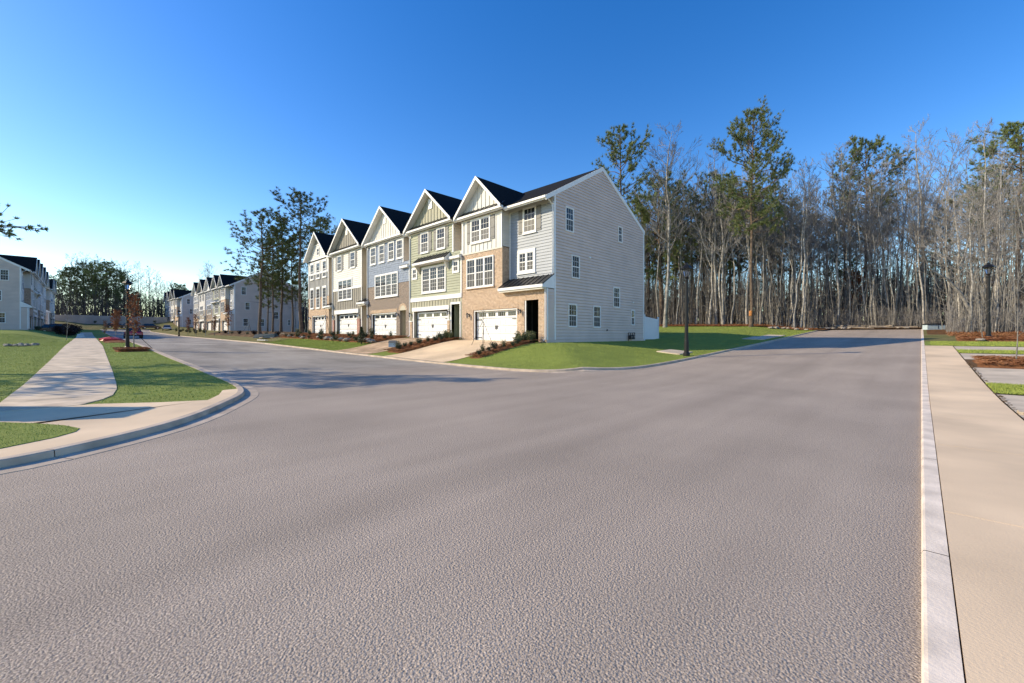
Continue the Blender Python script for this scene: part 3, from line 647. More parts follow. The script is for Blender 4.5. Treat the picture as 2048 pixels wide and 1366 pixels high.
def unit_tan(label, group):
    r = thing('townhouse', label, 'townhouse', group=group); w, bw, p = 8.0, 4.2, .7; g0, g1, gh = 1.25, 5.55, 2.2; e0, e1, eh = 6.2, 7.35, 2.62
    F = FR(0); Fr = FR(p); hole_e = (e0, e1, 0, eh)
    flat(r, 'brick_wall', F, 0, w - .02, 0, 3.25, M['brick_tan'], [(g0, g1, 0, gh), hole_e], .24)
    flat(r, 'brick_wall', F, 0, bw, 3.25, 6.3, M['brick_tan'])
    b = MB(); b.quad((bw, 0, 3.2), (bw, p, 3.2), (bw, p, 6.3), (bw, 0, 6.3)); b.build('brick_wall', M['brick_tan'], r)
    batten_wall(r, F, 0, bw, 6.3, EAVE - .05, M['boardwhite'], .42); MB().fbox(F, -.005, bw + .03, 6.22, 6.32, 0, .04).build('band_board', M['cream'], r)
    shell(r, w, bw, 6.35, M['lapgrey'], M['boardwhite'], hole_e, p=p, zside=3.25)
    lap(r, Fr, bw + .1, w - .14, 3.9, EAVE - .28, M['lapblue']); frieze(r, Fr, bw, w); frieze(r, F, 0, bw)
    b = MB(); b.quad((0, 0, 3.25), (w, 0, 3.25), (w, p, 3.25), (0, p, 3.25)); b.build('ledge', M['white'], r)
    corner(r, 0, 0, 6.3, EAVE); corner(r, bw, 0, 6.3, EAVE, s=-1); corner(r, w, p, 3.8, EAVE, s=-1); corner(r, bw, p, 3.8, EAVE)
    garage(r, g0 + .1, g1 - g0 - .2, gh - .08); jamb(r, FR(.10), g0 + .1, g1 - .1, gh - .1, .1, .1)
    sc = MB()
    for k in range(21): x = g0 - .1 + k * (g1 - g0 + .2) / 21; sc.fbox(F, x + .006, x + (g1 - g0 + .2) / 21 - .006, gh + .0, gh + .24, 0, .018)
    sc.build('soldier_course', M['brick_tan'], r)
    entry(r, e0, e1, eh, 0, 1.7, M['black'], M['door']); trimbox(r, 'porch_trim', FR(.05), e0, e0 + .1, 0, eh, 0, .02)
    lantern(r, g0 - .45, 1.85); lantern(r, g1 + .3, 1.95)
    window(r, F, .62, 3.85, 2.72, 1.95, 3, .06, 3, 2); MB().fbox(F, .5, 3.46, 3.70, 3.79, 0, .1).build('brick_sill', M['brick_tan'], r)
    window(r, F, 1.12, 7.02, 1.85, 1.5, 2, .1, 3, 2); shutters(r, F, 1.12, 1.85, 7.02, 1.5, .4, .11)
    window(r, Fr, 5.55, 7.1, .95, 1.5, 1, .1, 3, 2); shutters(r, Fr, 5.55, .95, 7.1, 1.5, .38, .11)
    window(r, Fr, 5.15, 4.62, 1.2, 1.15, 2, .17, 2, 2, head=.05)
    pent(r, bw + .02, w + .02, p, 4.15, -.42, 3.45); MB().box(bw + .05, w - .03, -.36, .0, 3.20, 3.29).build('frieze_board', M['cream'], r)
    main_roof(r, w, 0, .02); gable_roof(r, 2.1, 2.42, 11.25, None, M['boardwhite'], .42, vent=False)
    gutter(r, 4.5, w + .05, YE - .38, EAVE - .12); gutter(r, -.1, 4.55, -.30, EAVE + .0); downspout(r, w - .04, p - .10, 4.1, EAVE - .3, .5); downspout(r, w - .05, -.08, .1, 3.2)
    # bare side wall: lap boards, corner boards, windows, rake
    Fs = RT(w); clip = lambda z: (.71, DEP - .1) if z <= EAVE - .15 else (max(.71, (z - EAVE) / SL + YE + .05), DEP - (z - EAVE) / SL - YE - .05)
    b = MB(); b.quad((w - .015, p, 0), (w - .015, DEP, 0), (w - .015, DEP, EAVE), (w - .015, p, EAVE)); b.add([(w - .015, .3, EAVE), (w - .015, DEP - .3, EAVE), (w - .015, DEP / 2, RIDGE)], [(0, 1, 2)]); b.build('gable_end_wall', M['lapgrey'], r)
    boards(r, Fs, 0, DEP, .18, RIDGE - .12, M['lapgrey'], clip)
    lap(r, RT(w), .04, .71, .18, 3.2, M['lapgrey'])
    trimbox(r, 'skirt_board', Fs, .0, DEP, -.3, .18, -.01, .03, M['lapgrey'])
    for y0, y1, zt in ((DEP - .12, DEP + .03, EAVE + .02), (.70, .82, EAVE + .1)): MB().fbox(Fs, y0, y1, .15, zt, -.01, .045).build('corner_board', M['white'], r)
    MB().fbox(Fs, -.03, .09, .15, 3.25, -.01, .045).build('corner_board', M['white'], r)
    k = MB()
    for a, c in ((YE - .4, DEP / 2), (DEP - YE + .4, DEP / 2)):
        za = roof_z(YE) - SL * .4
        k.hexa([(w + .0, a, za - .16), (w + .0, c, RIDGE - .16), (w + .06, c, RIDGE - .16), (w + .06, a, za - .16), (w + .0, a, za + .13), (w + .0, c, RIDGE + .13), (w + .06, c, RIDGE + .13), (w + .06, a, za + .13)])
    k.build('rake_trim', M['white'], r)
    for y0, y1, z0, z1 in ((1.8, 2.65, 7.0, 8.55), (8.2, 8.75, 7.3, 8.5), (2.45, 3.3, 4.1, 5.6), (7.5, 8.4, 2.45, 3.95), (2.1, 3.0, .95, 2.45), (4.9, 5.8, .95, 2.45), (10.1, 10.65, 1.2, 2.4)):
        window(r, Fs, y0 + .05, z0 + .05, y1 - y0 - .1, z1 - z0 - .1, 1, .055, 3 if y1 - y0 > .7 else 2, 2, sill=False)
    for y, z in ((4.4, 5.6), (10.3, 2.9)): MB().fbox(Fs, y, y + .16, z, z + .12, 0, .1).build('wall_vent', M['white'], r)
    for y in (6.6,): MB().fbox(Fs, y, y + .1, .75, .85, 0, .09).build('outlet_box', M['screen'], r)
    return r
def recess_pent(r, w, bw, z=6.05): return pent(r, bw - .25, w - .02, .7, z + .42, -.28, z, M['cream'], rib=5)
def unit_green(label, group):
    r = thing('townhouse', label, 'townhouse', group=group); w, bw, p = 7.0, 6.0, .7; g0, g1, gh = .62, 5.3, 2.2; e0, e1, eh = 5.75, 6.75, 2.55; F = FR(0); he = (e0, e1, 0, eh)
    flat(r, 'board_wall', F, 0, w - .02, 0, 3.0, M['sage'], [(g0, g1, 0, gh), he], .24)
    a = .2
    while a < w:
        z0 = 2.55 if g0 - .3 < a < e0 - .2 else (eh + .15 if a > e0 - .2 else 1.2)
        bar(r, 'batten', M['sage'], F, a - .03, a + .03, z0, 3.0, .001, .034); a += .38
    trimbox(r, 'band_board', F, 0, w - .02, 3.0, 3.32, 0, .06)
    flat(r, 'wall', F, 0, w - .02, 3.32, 6.5, M['green']); lap(r, F, .1, w - .12, 3.32, 6.45, M['green'], .2)
    flat(r, 'wall', F, 0, bw, 6.5, EAVE, M['green']); lap(r, F, .1, bw - .1, 6.45, EAVE - .28, M['green'], .2)
    shell(r, w, bw, 6.45, M['khaki'], M['cream'], he, p=p)
    for x, s, z0, z1 in ((0, 1, 3.3, EAVE), (bw, -1, 6.45, EAVE), (w - .02, -1, 3.3, 6.4)): corner(r, x, 0, z0, z1, s=s)
    frieze(r, F, 0, bw); frieze(r, FR(p), bw, w)
    b = MB(); b.quad((bw - .1, 0, 6.48), (w, 0, 6.48), (w, p, 6.48), (bw - .1, p, 6.48)); b.build('ledge', M['white'], r)
    recess_pent(r, w, bw)
    garage(r, g0 + .1, g1 - g0 - .2, gh - .08); jamb(r, F, g0, g1, gh, .12, .0); trimbox(r, 'garage_header', F, g0 - .2, g1 + .2, gh, gh + .32, 0, .10)
    for x0, x1 in ((.02, .42), (5.32, 5.62)):
        pi = MB().box(x0, x1, -.10, .0, 0, 1.35).build('brick_pier', M['brick_tan'], r); MB().box(x0 - .02, x1 + .02, -.13, .0, 1.352, 1.42).build('pier_cap', M['white'], pi)
    entry(r, e0, e1, eh, 0, 1.7, M['green'], M['door']); jamb(r, FR(0), e0, e1, eh, .1, .16)
    lantern(r, .22, 1.95); lantern(r, 5.47, 1.95)
    window(r, F, 1.95, 3.75, 3.0, 1.85, 3, .13, 3, 3)
    for x in (.5, 6.05): window(r, F, x, 5.0, .5, .72, 1, .14, 2, 1, sill=False)
    pent(r, 1.3, 5.6, .0, 6.55, -.62, 6.02)
    for x in (1.45, 5.35):
        b = MB(); b.prism([(x, -.02, 5.15), (x, -.02, 5.9), (x, -.55, 5.9)], (.1, 0, 0)); b.build('bracket', M['cream'], r)
    for x in (1.75, 3.95): window(r, F, x, 6.98, .95, 1.5, 1, .09, 3, 2); shutters(r, F, x, .95, 6.98, 1.5, .38, .1)
    main_roof(r, w); gable_roof(r, 3.0, 3.2, 11.65, None, M['sage'], .42)
    gutter(r, -.15, 6.15, -.30, EAVE + .0); gutter(r, 6.1, w, YE - .38, EAVE - .12); downspout(r, .06, -.09, .1, EAVE - .3, .2)
    return r
def unit_blue(label, group):
    r = thing('townhouse', label, 'townhouse', group=group); w, bw, p = 7.6, 6.6, .7; g0, g1, gh = .7, 5.35, 2.2; e0, e1, eh = 5.95, 6.9, 2.3; F = FR(0); he = (e0, e1, 0, eh)
    flat(r, 'brick_wall', F, 0, w - .02, 0, 4.75, M['brick_brown'], [(g0, g1, 0, gh), he], .24)
    n = 8; xc = (e0 + e1) / 2; hw = (e1 - e0) / 2                       # arched head over the porch opening
    b = MB()
    for k in range(n):
        a0, a1 = math.pi * k / n, math.pi * (k + 1) / n
        b.prism([(xc - (hw + .0) * math.cos(a0), -.012, eh + .0 + .42 * math.sin(a0)), (xc - hw * math.cos(a1), -.012, eh + .42 * math.sin(a1)), (xc - (hw + .2) * math.cos(a1), -.012, eh + .62 * math.sin(a1)), (xc - (hw + .2) * math.cos(a0), -.012, eh + .62 * math.sin(a0))], (0, .03, 0))
    b.build('brick_arch', M['brick_tan'], r)
    b = MB(); b.quad(*[(xc - hw * math.cos(math.pi * k / n), -.006, eh + .42 * math.sin(math.pi * k / n)) for k in range(n + 1)]); b.build('arch_soffit', M['khaki'], r)
    flat(r, 'wall', F, 0, w - .02, 4.75, 6.5, M['shake']); shake(r, F, .1, w - .12, 4.75, 6.46, M['shake'])
    flat(r, 'wall', F, 0, bw, 6.5, EAVE, M['shake']); shake(r, F, .1, bw - .1, 6.46, EAVE - .28, M['shake'])
    shell(r, w, bw, 6.45, M['khaki'], M['cream'], he, p=p); b = MB(); b.quad((bw - .1, 0, 6.48), (w, 0, 6.48), (w, p, 6.48), (bw - .1, p, 6.48)); b.build('ledge', M['white'], r)
    for x, s, z0, z1 in ((0, 1, 4.75, EAVE), (bw, -1, 6.45, EAVE), (w - .02, -1, 4.75, 6.4)): corner(r, x, 0, z0, z1, s=s)
    frieze(r, F, 0, bw); frieze(r, FR(p), bw, w); recess_pent(r, w, bw)
    garage(r, g0 + .1, g1 - g0 - .2, gh - .08); jamb(r, FR(.10), g0 + .1, g1 - .1, gh - .1, .1, .1)
    sc = MB()
    for k in range(22): x = g0 - .1 + k * (g1 - g0 + .2) / 22; sc.fbox(F, x + .006, x + (g1 - g0 + .2) / 22 - .006, gh, gh + .3, 0, .018)
    sc.build('soldier_course', M['brick_tan'], r)
    entry(r, e0, e1, eh, 0, 1.5, M['khaki'], M['door']); lantern(r, .35, 1.95); lantern(r, 5.65, 1.95)
    for x in (.75, 2.4, 4.1, 5.55): window(r, F, x, 6.95, .85, 1.5, 1, .1, 3, 2)
    window(r, F, 1.65, 3.75, 3.9, 1.9, 4, .13, 3, 3)
    main_roof(r, w); gable_roof(r, 3.3, 3.5, 11.8, None, M['boardwhite'], .42, pent_strip=False)
    gutter(r, -.15, 6.75, -.30, EAVE + .0); gutter(r, 6.7, w, YE - .38, EAVE - .12); downspout(r, .06, -.09, .1, EAVE - .3, .2)
    return r
def deep_unit(label, group, w, bw, zr):
    r = thing('townhouse', label, 'townhouse', group=group); return r
def unit_white(label, group):
    r = thing('townhouse', label, 'townhouse', group=group); w, bw, p = 8.2, 7.0, .75; g0, g1, gh = 1.0, 5.9, 2.2; e0, e1, eh = 7.05, 8.0, 2.5; F = FR(0)
    flat(r, 'board_wall', F, 0, bw, 0, 4.75, M['boardtan'], [(g0, g1, 0, gh)], .24)
    a = .25
    while a < bw:
        z0 = 2.65 if g0 - .4 < a < g1 + .4 else 1.4
        bar(r, 'batten', M['boardtan'], F, a - .035, a + .035, z0, 4.75, .001, .036); a += .42
    flat(r, 'wall', F, 0, bw, 4.75, EAVE, M['lapwhite']); lap(r, F, .1, bw - .1, 4.9, EAVE - .28, M['lapwhite'], .2); trimbox(r, 'band_board', F, 0, bw, 4.72, 4.92, 0, .05)
    shell(r, w, bw, 0, M['khaki'], M['khaki'], (e0, e1, 0, eh), p=p); lap(r, FR(p), bw, w, 3.4, EAVE - .3, M['khaki'])
    for x, s in ((0, 1), (bw, -1)): corner(r, x, 0, 0, EAVE, s=s)
    frieze(r, F, 0, bw); frieze(r, FR(p), bw, w)
    pent(r, bw - .35, w + .12, p, 3.75, -.42, 3.15); MB().box(bw - .2, w, -.32, p, 2.86, 2.99).build('frieze_board', M['cream'], r)
    garage(r, g0 + .1, g1 - g0 - .2, gh - .08); jamb(r, F, g0, g1, gh, .14, .0); trimbox(r, 'garage_header', F, g0 - .35, g1 + .45, gh, gh + .42, 0, .12)
    for x0, x1 in ((.14, .55), (6.1, 6.7)): MB().box(x0, x1, -.12, .0, 0, 1.6).build('brick_pier', M['brick_red'], r)
    entry(r, e0, e1, eh, p, 1.2, M['khaki'], M['door']); lantern(r, .35, 1.95); lantern(r, 6.35, 1.95)
    window(r, F, 1.6, 3.75, 3.1, 2.0, 3, .13, 3, 3)
    for x in (1.3, 4.5): window(r, F, x, 6.95, .95, 1.5, 1, .09, 3, 2); shutters(r, F, x, .95, 6.95, 1.5, .38, .1)
    main_roof(r, w); gable_roof(r, 3.55, 3.75, 12.0, None, M['boardtan'], .42)
    gutter(r, -.15, 7.2, -.30, EAVE + .0); gutter(r, 7.15, w, YE - .38, EAVE - .12); downspout(r, .06, -.09, .1, EAVE - .3, .2)
    return r
def unit_grey(label, group):
    r = thing('townhouse', label, 'townhouse', group=group); w, bw, p = 7.2, 6.1, .75; g0, g1, gh = 1.1, 5.3, 2.2; e0, e1, eh = 6.15, 7.05, 2.6; F = FR(0)
    flat(r, 'brick_wall', F, 0, bw, 0, 4.35, M['brick_tan'], [(g0, g1, 0, gh)], .24)
    flat(r, 'board_wall', F, 0, bw, 4.35, 7.2, M['boardgrey']); a = .22
    while a < bw: bar(r, 'batten', M['boardgrey'], F, a - .035, a + .035, 4.35, 7.15, .001, .036); a += .4
    flat(r, 'wall', F, 0, bw, 7.2, EAVE, M['lapwhite']); lap(r, F, .1, bw - .1, 7.3, EAVE, M['lapwhite'], .2); trimbox(r, 'band_board', F, 0, bw, 7.12, 7.32, 0, .05)
    zap, z_e, hw, xc = 11.9, EAVE - .05, 3.3, 3.05; s = (zap - z_e) / hw
    lap(r, F, 0, bw, EAVE, 10.6, M['lapwhite'], .2, clip=lambda z: (xc - (zap - .05 - z) / s, xc + (zap - .05 - z) / s))
    shell(r, w, bw, 0, M['khaki'], M['khaki'], (e0, e1, 0, eh), p=p, m_side=M['lapgrey']); lap(r, FR(p), bw, w, 3.4, EAVE - .3, M['khaki'])
    for x, q in ((0, 1), (bw, -1)): corner(r, x, 0, 4.35, EAVE, s=q)
    frieze(r, FR(p), bw, w)
    pent(r, bw - .35, w + .1, p, 3.75, -.40, 3.15); MB().box(bw - .2, w, -.3, p, 2.86, 2.99).build('frieze_board', M['cream'], r)
    garage(r, g0 + .1, g1 - g0 - .2, gh - .08); jamb(r, FR(.10), g0 + .1, g1 - .1, gh - .1, .1, .1)
    entry(r, e0, e1, eh, p, 1.2, M['lapgrey'], M['door']); lantern(r, .55, 1.95); lantern(r, 5.6, 1.95)
    for x in (.75, 2.6, 4.5):
        window(r, F, x, 3.15, .9, 2.2, 1, .11, 3, 3, head=.12); window(r, F, x, 6.65, .9, 1.75, 1, .11, 3, 2, head=.1)
    window(r, F, 2.75, 9.35, .6, .75, 1, .1, 2, 1, sill=False)
    main_roof(r, w, .02, 0); gable_roof(r, xc, hw, zap, None, M['lapwhite'], 0, pent_strip=False, vent=False)
    bt = MB(); bt.add([F(xc - (zap - 10.6) / s + .1, 10.6, .03), F(xc + (zap - 10.6) / s - .1, 10.6, .03), F(xc, zap - .1, .03)], [(0, 1, 2)]); bt.build('gable_board', M['boardtan'], r)
    for a in (2.3, 2.7, 3.1, 3.5, 3.9): bar(r, 'batten', M['boardtan'], F, a - .03, a + .03, 10.6, zap - .05 - s * abs(a - xc), .03, .06)
    trimbox(r, 'gable_band', F, xc - 1.35, xc + 1.35, 10.5, 10.62, .0, .06)
    gutter(r, 5.9, w, YE - .38, EAVE - .12)
    return r

GN = 'townhouses of the near row'
near = [unit_tan('tan brick end townhouse with a wide bare grey side wall and seven small windows', GN),
        unit_green('sage green lap sided townhouse with a black canopy over its triple window', GN),
        unit_blue('slate blue shake and dark brown brick townhouse with an arched porch', GN),
        unit_white('off white townhouse with taupe boards and red brick piers beside its garage', GN),
        unit_grey('steep gabled grey and tan brick townhouse next to the tall pines', GN)]
WID = [8.0, 7.0, 7.6, 8.2, 7.2]; STEP = [1.05, 1.25, 1.35, 1.55, 1.6]
x = -16.0
for o, w, z in zip(near, WID, STEP): x -= w; o.location = (x, 19.3, z)
SKIP = {'panel', 'seam', 'hinge', 'handle', 'section_joint', 'lantern_glass', 'sill', 'wall_vent', 'outlet_box', 'pier_cap', 'batten'}
def row(v0, y, z0, dz, order, labels, group, mirror=False):
    x = -v0; z = z0
    for i, lab in zip(order, labels):
        c = copy_tree(near[i], skip=SKIP); x -= WID[i]; z += dz
        c.location = (x, y, z)
        if mirror: c.scale = (1, -1, 1)
        c['label'] = lab; c['group'] = group
row(94, 19.3, 2.2, .08, [0, 1, 2, 3, 4], ['tan brick end townhouse, its bare side wall behind the pine trunks',
    'second townhouse from the bare side wall in the row beyond the pines, green fronted', 'third townhouse from the bare side wall in the row beyond the pines, blue shakes',
    'fourth townhouse from the bare side wall in the row beyond the pines, off white', 'last steep gabled townhouse of the row beyond the pines'], 'townhouses of the row beyond the pines')
row(156, 19.3, 3.6, .1, [0, 3, 2, 4], ['end townhouse of the farthest row, its pale side wall behind the small lamp post', 'second townhouse of the farthest row, off white with taupe boards',
    'third townhouse of the farthest row, blue shakes', 'last townhouse of the farthest row, steep gabled and grey'], 'townhouses of the farthest row')
row(93, -5.8, 2.2, .05, [0, 1, 2, 3, 4], ['end townhouse on the left street side with a large shaded grey gable wall', 'second townhouse on the shaded left row, behind the gable wall',
    'third townhouse on the shaded left row, with a broad gable', 'fourth townhouse on the shaded left row', 'fifth townhouse on the shaded left row, steep gabled'], 'townhouses of the shaded left row', True)
row(141, -5.8, 3.2, .1, [0, 2, 3], ['far left end townhouse beyond the shaded row', 'far left townhouse of blue shakes beyond the shaded row', 'farthest left townhouse beyond the shaded row'], 'townhouses beyond the shaded left row', True)

# gas meter and vinyl fence at the bare side wall
g = thing('gas_meter', 'black twin gas meters and pipes against the bare grey side wall', 'gas meter', (-16 + .12, 19.3 + 9.9, 1.05))
p = MB()
p.tube([(.06, -.45, -.1), (.06, -.45, .62), (.06, .5, .62), (.06, .5, .12)], [.03] * 4, 6); p.tube([(.06, -.15, .62), (.06, -.15, .2)], [.025] * 2, 6); p.tube([(.06, .2, .62), (.06, .2, .2)], [.025] * 2, 6); p.build('pipe', M['black'], g)
for yy in (-.15, .2):
    m = MB(); m.box(-.02, .17, yy - .12, yy + .12, .12, .42); m.lathe([(.09, .42), (.08, .48), (.02, .5)], 8, (.07, yy, 0)); mo = m.build('meter', M['screen'], g); MB().lathe([(.06, 0), (.06, .02)], 8, (.175, yy, .3)).build('dial', M['white'], mo)
f = thing('vinyl_fence', 'white vinyl privacy fence panel at the back corner of the end townhouse', 'fence', (-16.0, 31.55, 1.15))
for k in range(9):
    z1 = 1.85 - .02 * k; MB().box(-.03, .03, .12 + k * .26, .12 + (k + 1) * .26 - .012, .08, z1).build('plank', M['vinyl'], f)
for yy in (.0, 2.48):
    po = MB().box(-.06, .06, yy, yy + .12, -.2, 1.95 - yy * .06).build('post', M['vinyl'], f); MB().lathe([(.1, 0), (.1, .03), (.01, .09)], 4, (0, yy + .06, 1.95 - yy * .06), R(45)).build('post_cap', M['vinyl'], po)
MB().box(-.04, .04, .12, 2.48, .0, .08).build('rail', M['vinyl'], f)
# ------------------------------------------------------------------ trees
def unit(v): return v / (np.linalg.norm(v) + 1e-9)
def leaf_quads(C, size, g, flat=0.0, aspect=.5):
    n = len(C); d = g.normal(size=(n, 3)); d[:, 2] *= (1 - flat); d /= np.linalg.norm(d, axis=1)[:, None] + 1e-9
    e = np.cross(d, g.normal(size=(n, 3))); e /= np.linalg.norm(e, axis=1)[:, None] + 1e-9
    s = size * g.uniform(.6, 1.3, n)[:, None]
    V = np.stack([C, C + d * s * .5 + e * s * aspect * .5, C + d * s, C + d * s * .5 - e * s * aspect * .5], 1).reshape(-1, 3)
    return V, np.arange(4 * n).reshape(-1, 4)
def bare_proto(seed, h, r0, start, nb, spread, lean=(0, 0), fork=False, twigs=5):
    g = np.random.default_rng(seed); tr = TB(); br = TB(); k = 12
    t = np.linspace(0, 1, k); wob = np.cumsum(g.normal(0, .012 * h, (k, 2)), 0) * .55; wob -= wob[0]
    P = np.c_[wob[:, 0] + lean[0] * h * t ** 1.3, wob[:, 1] + lean[1] * h * t ** 1.3, t * h]
    rr = r0 * (1 - t) ** .8 + .012; rr[0] *= 1.35; tr.tube(P, rr, 7)
    stems = [(P, rr)]
    if fork:
        q = int(k * .45); d = np.array([g.uniform(-.3, .3), g.uniform(-.3, .3), 1]); P2 = P[q] + np.outer(np.linspace(0, 1, 7), unit(d) * h * .5) + np.c_[np.cumsum(g.normal(0, .1, (7, 2)), 0), np.zeros(7)]
        r2 = rr[q] * .75 * (1 - np.linspace(0, 1, 7)) ** .8 + .012; tr.tube(P2, r2, 6); stems.append((P2, r2))
    def sub(B, rb, L, depth):
        m = (7, 5, 0)[depth] if depth < 2 else 0
        for _ in range(g.integers(max(2, m - 2), m + 2) if m else 0):
            s = g.uniform(.25, 1.0); i = s * (len(B) - 1); a = int(i); p = B[a] + (B[min(a + 1, len(B) - 1)] - B[a]) * (i - a)
            dr = unit(B[min(a + 1, len(B) - 1)] - B[max(a - 1, 0)]); d = unit(dr * .9 + g.normal(0, .55, 3) + np.array([0, 0, .35])); l = L * g.uniform(.3, .6) * (1.15 - .5 * s)
            n = 4 if depth == 0 else 3
            Q = p + np.outer(np.linspace(0, 1, n), d * l); Q[1:] += g.normal(0, .045 * l, (n - 1, 3)); Q[:, 2] += np.linspace(0, 1, n) ** 2 * .12 * l
            rq = max(rb * (.5 if depth == 0 else .5), .011) * (1 - .65 * np.linspace(0, 1, n)); br.tube(Q, np.maximum(rq, .008), 3)
            if depth < 1: sub(Q, rq[0], l, depth + 1)
    for P_, r_ in stems:
        for j in range(nb if P_ is P else nb // 2):
            s = start + (1 - start) * (j + g.uniform(0, 1)) / nb if P_ is P else g.uniform(.2, 1)
            s = min(s, .985); i = s * (len(P_) - 1); a = int(i); p = P_[a] + (P_[a + 1] - P_[a]) * (i - a)
            az = j * 2.4 + g.uniform(-.6, .6); el = g.uniform(.45, 1.0); rel = (s - start) / (1 - start)
            L = h * spread * (1 - .7 * max(rel, 0)) * g.uniform(.6, 1.15); d = np.array([math.cos(az) * math.cos(el), math.sin(az) * math.cos(el), math.sin(el)])
            n = 6; tt = np.linspace(0, 1, n); B = p + np.outer(tt, d * L); B[:, 2] += tt ** 2 * .22 * L; B[1:] += np.cumsum(g.normal(0, .025 * L, (n - 1, 3)), 0)
            rb = max(np.interp(i, np.arange(len(r_)), r_) * .42, .016); rq = np.maximum(rb * (1 - .75 * tt), .010); br.tube(B, rq, 4)
            sub(B, rb, L, 0)
    for _ in range(4):                                                   # dead lower stubs
        s = g.uniform(.15, start); p = P[int(s * (k - 1))]; az = g.uniform(0, 6.28); L = g.uniform(.6, 1.8)
        br.tube(np.array([p, p + L * np.array([math.cos(az), math.sin(az), .25])]), [.02, .008], 3)
    return tr.mesh('tree_trunk', M['bark'], True), br.mesh('tree_branches', M['twig']), None
def pine_proto(seed, h, r0, start, nb, spread, tufts, shape=1.0, needle=.42, lean=(0, 0), per=26):
    g = np.random.default_rng(seed); tr = TB(); br = TB(); k = 12; t = np.linspace(0, 1, k)
    wob = np.cumsum(g.normal(0, .006 * h, (k, 2)), 0) * .5; wob -= wob[0]
    P = np.c_[wob + np.outer(t, np.array(lean) * h), t * h]; rr = r0 * (1 - t) ** .75 + .02; rr[0] *= 1.3; tr.tube(P, rr, 8)
    C = []; D = []
    for j in range(nb):
        rel = ((j + g.uniform(0, 1)) / nb); s = start + (1 - start) * rel; s = min(s, .99); i = s * (k - 1); a = int(i); p = P[a] + (P[min(a + 1, k - 1)] - P[a]) * (i - a)
        prof = (math.sin(math.pi * min(1, (rel * .82 + .18))) ** .7) * shape + (1 - rel) * (1 - shape)
        L = max(h * spread * prof * g.uniform(.55, 1.2), .5); az = j * 2.399 + g.uniform(-.5, .5); el = -.05 + .75 * rel + g.uniform(-.15, .2)
        d = np.array([math.cos(az) * math.cos(el), math.sin(az) * math.cos(el), math.sin(el)]); tt = np.linspace(0, 1, 5)
        B = p + np.outer(tt, d * L); B[:, 2] += tt ** 2 * .18 * L; B[1:] += g.normal(0, .03 * L, (4, 3)); rb = max(.016, .012 * L + .01); br.tube(B, np.maximum(rb * (1 - .8 * tt), .012), 4)
        m = max(3, int(tufts * L / (h * spread)))
        for _ in range(m):
            u_ = g.uniform(.35, 1) ** .8; q = B[0] + 0; i2 = u_ * 4; a2 = min(int(i2), 3); q = B[a2] + (B[a2 + 1] - B[a2]) * (i2 - a2)
            sd = unit(unit(d) * .7 + g.normal(0, .6, 3) + np.array([0, 0, .25])); l2 = g.uniform(.25, 1.0) * min(1.3, L * .38)
            e = q + sd * l2; br.tube(np.array([q, e]), [.014, .009], 3)
            for f in (1.0, .55):
                C.append(q + sd * l2 * f); D.append(sd)
    for _ in range(7):
        s = g.uniform(.3, max(start, .35)); p = P[int(s * (k - 1))]; az = g.uniform(0, 6.28); L = g.uniform(.5, 1.6); br.tube(np.array([p, p + L * np.array([math.cos(az), math.sin(az), g.uniform(-.2, .1)])]), [.022, .008], 3)
    C = np.array(C); D = np.array(D); n = len(C); per_ = per
    C2 = np.repeat(C, per_, 0); D2 = np.repeat(D, per_, 0) * .9 + g.normal(0, .62, (n * per_, 3)); D2[:, 2] += .25; D2 /= np.linalg.norm(D2, axis=1)[:, None]
    E = np.cross(D2, g.normal(size=D2.shape)); E /= np.linalg.norm(E, axis=1)[:, None]; L = needle * g.uniform(.6, 1.15, len(D2))[:, None]; w = .022
    V = np.stack([C2 - E * w, C2 + E * w, C2 + D2 * L + E * w * .3], 1).reshape(-1, 3)
    return tr.mesh('pine_trunk', M['pinebark'], True), br.mesh('pine_branches', M['pinebark']), mesh_np('pine_needles', V, np.arange(len(V)).reshape(-1, 3), M['needle'])
BARE = [bare_proto(11, 20, .135, .42, 32, .20), bare_proto(12, 20, .11, .46, 28, .18, (.04, .02)), bare_proto(13, 20, .155, .36, 34, .24, (0, 0), True), bare_proto(14, 20, .09, .55, 18, .15, (-.05, .03)),
        bare_proto(15, 20, .125, .35, 32, .20, (.02, -.03), True), bare_proto(16, 20, .08, .42, 16, .14, (.09, .02)), bare_proto(17, 20, .105, .45, 30, .19, (-.02, -.02)), bare_proto(18, 20, .075, .5, 14, .12)]
PINE = [pine_proto(21, 25, .25, .44, 84, .20, 20), pine_proto(22, 20, .18, .40, 54, .18, 11, .9), pine_proto(23, 22, .20, .50, 56, .17, 13), pine_proto(24, 18, .14, .32, 60, .15, 11, .8), pine_proto(25, 16, .28, .28, 80, .28, 15, .95, .45), pine_proto(26, 11, .16, .36, 60, .37, 46, .12, .17, (0, 0), 22)]
PH = [25, 20, 22, 18, 16, 11]
def tree(kind, idx, x, y, h, label, group=None, wide=1.0, rz=None, name=None, sink=.15):
    pr_ = (BARE if kind == 'bare' else PINE)[idx]; h0 = 20 if kind == 'bare' else PH[idx]; s = h / h0
    t = thing(name or ('bare_tree' if kind == 'bare' else 'pine_tree'), label, 'tree' if kind == 'bare' else 'pine tree', (x, y, Hs(x, y) - sink), rnd.uniform(0, 6.28) if rz is None else rz, group)
    t.scale = (s * wide, s * wide, s)
    link('trunk', pr_[0], t); b = link('crown', pr_[1], t)
    if pr_[2]: link('needles', pr_[2], t)
    return t
def px(p, D): return gp((p - 1024) / 836 * D, D)
def hgt(p, top, D): x, y = px(p, D); return 1.5 + (670 - top) / 836 * D - Hs(x, y)
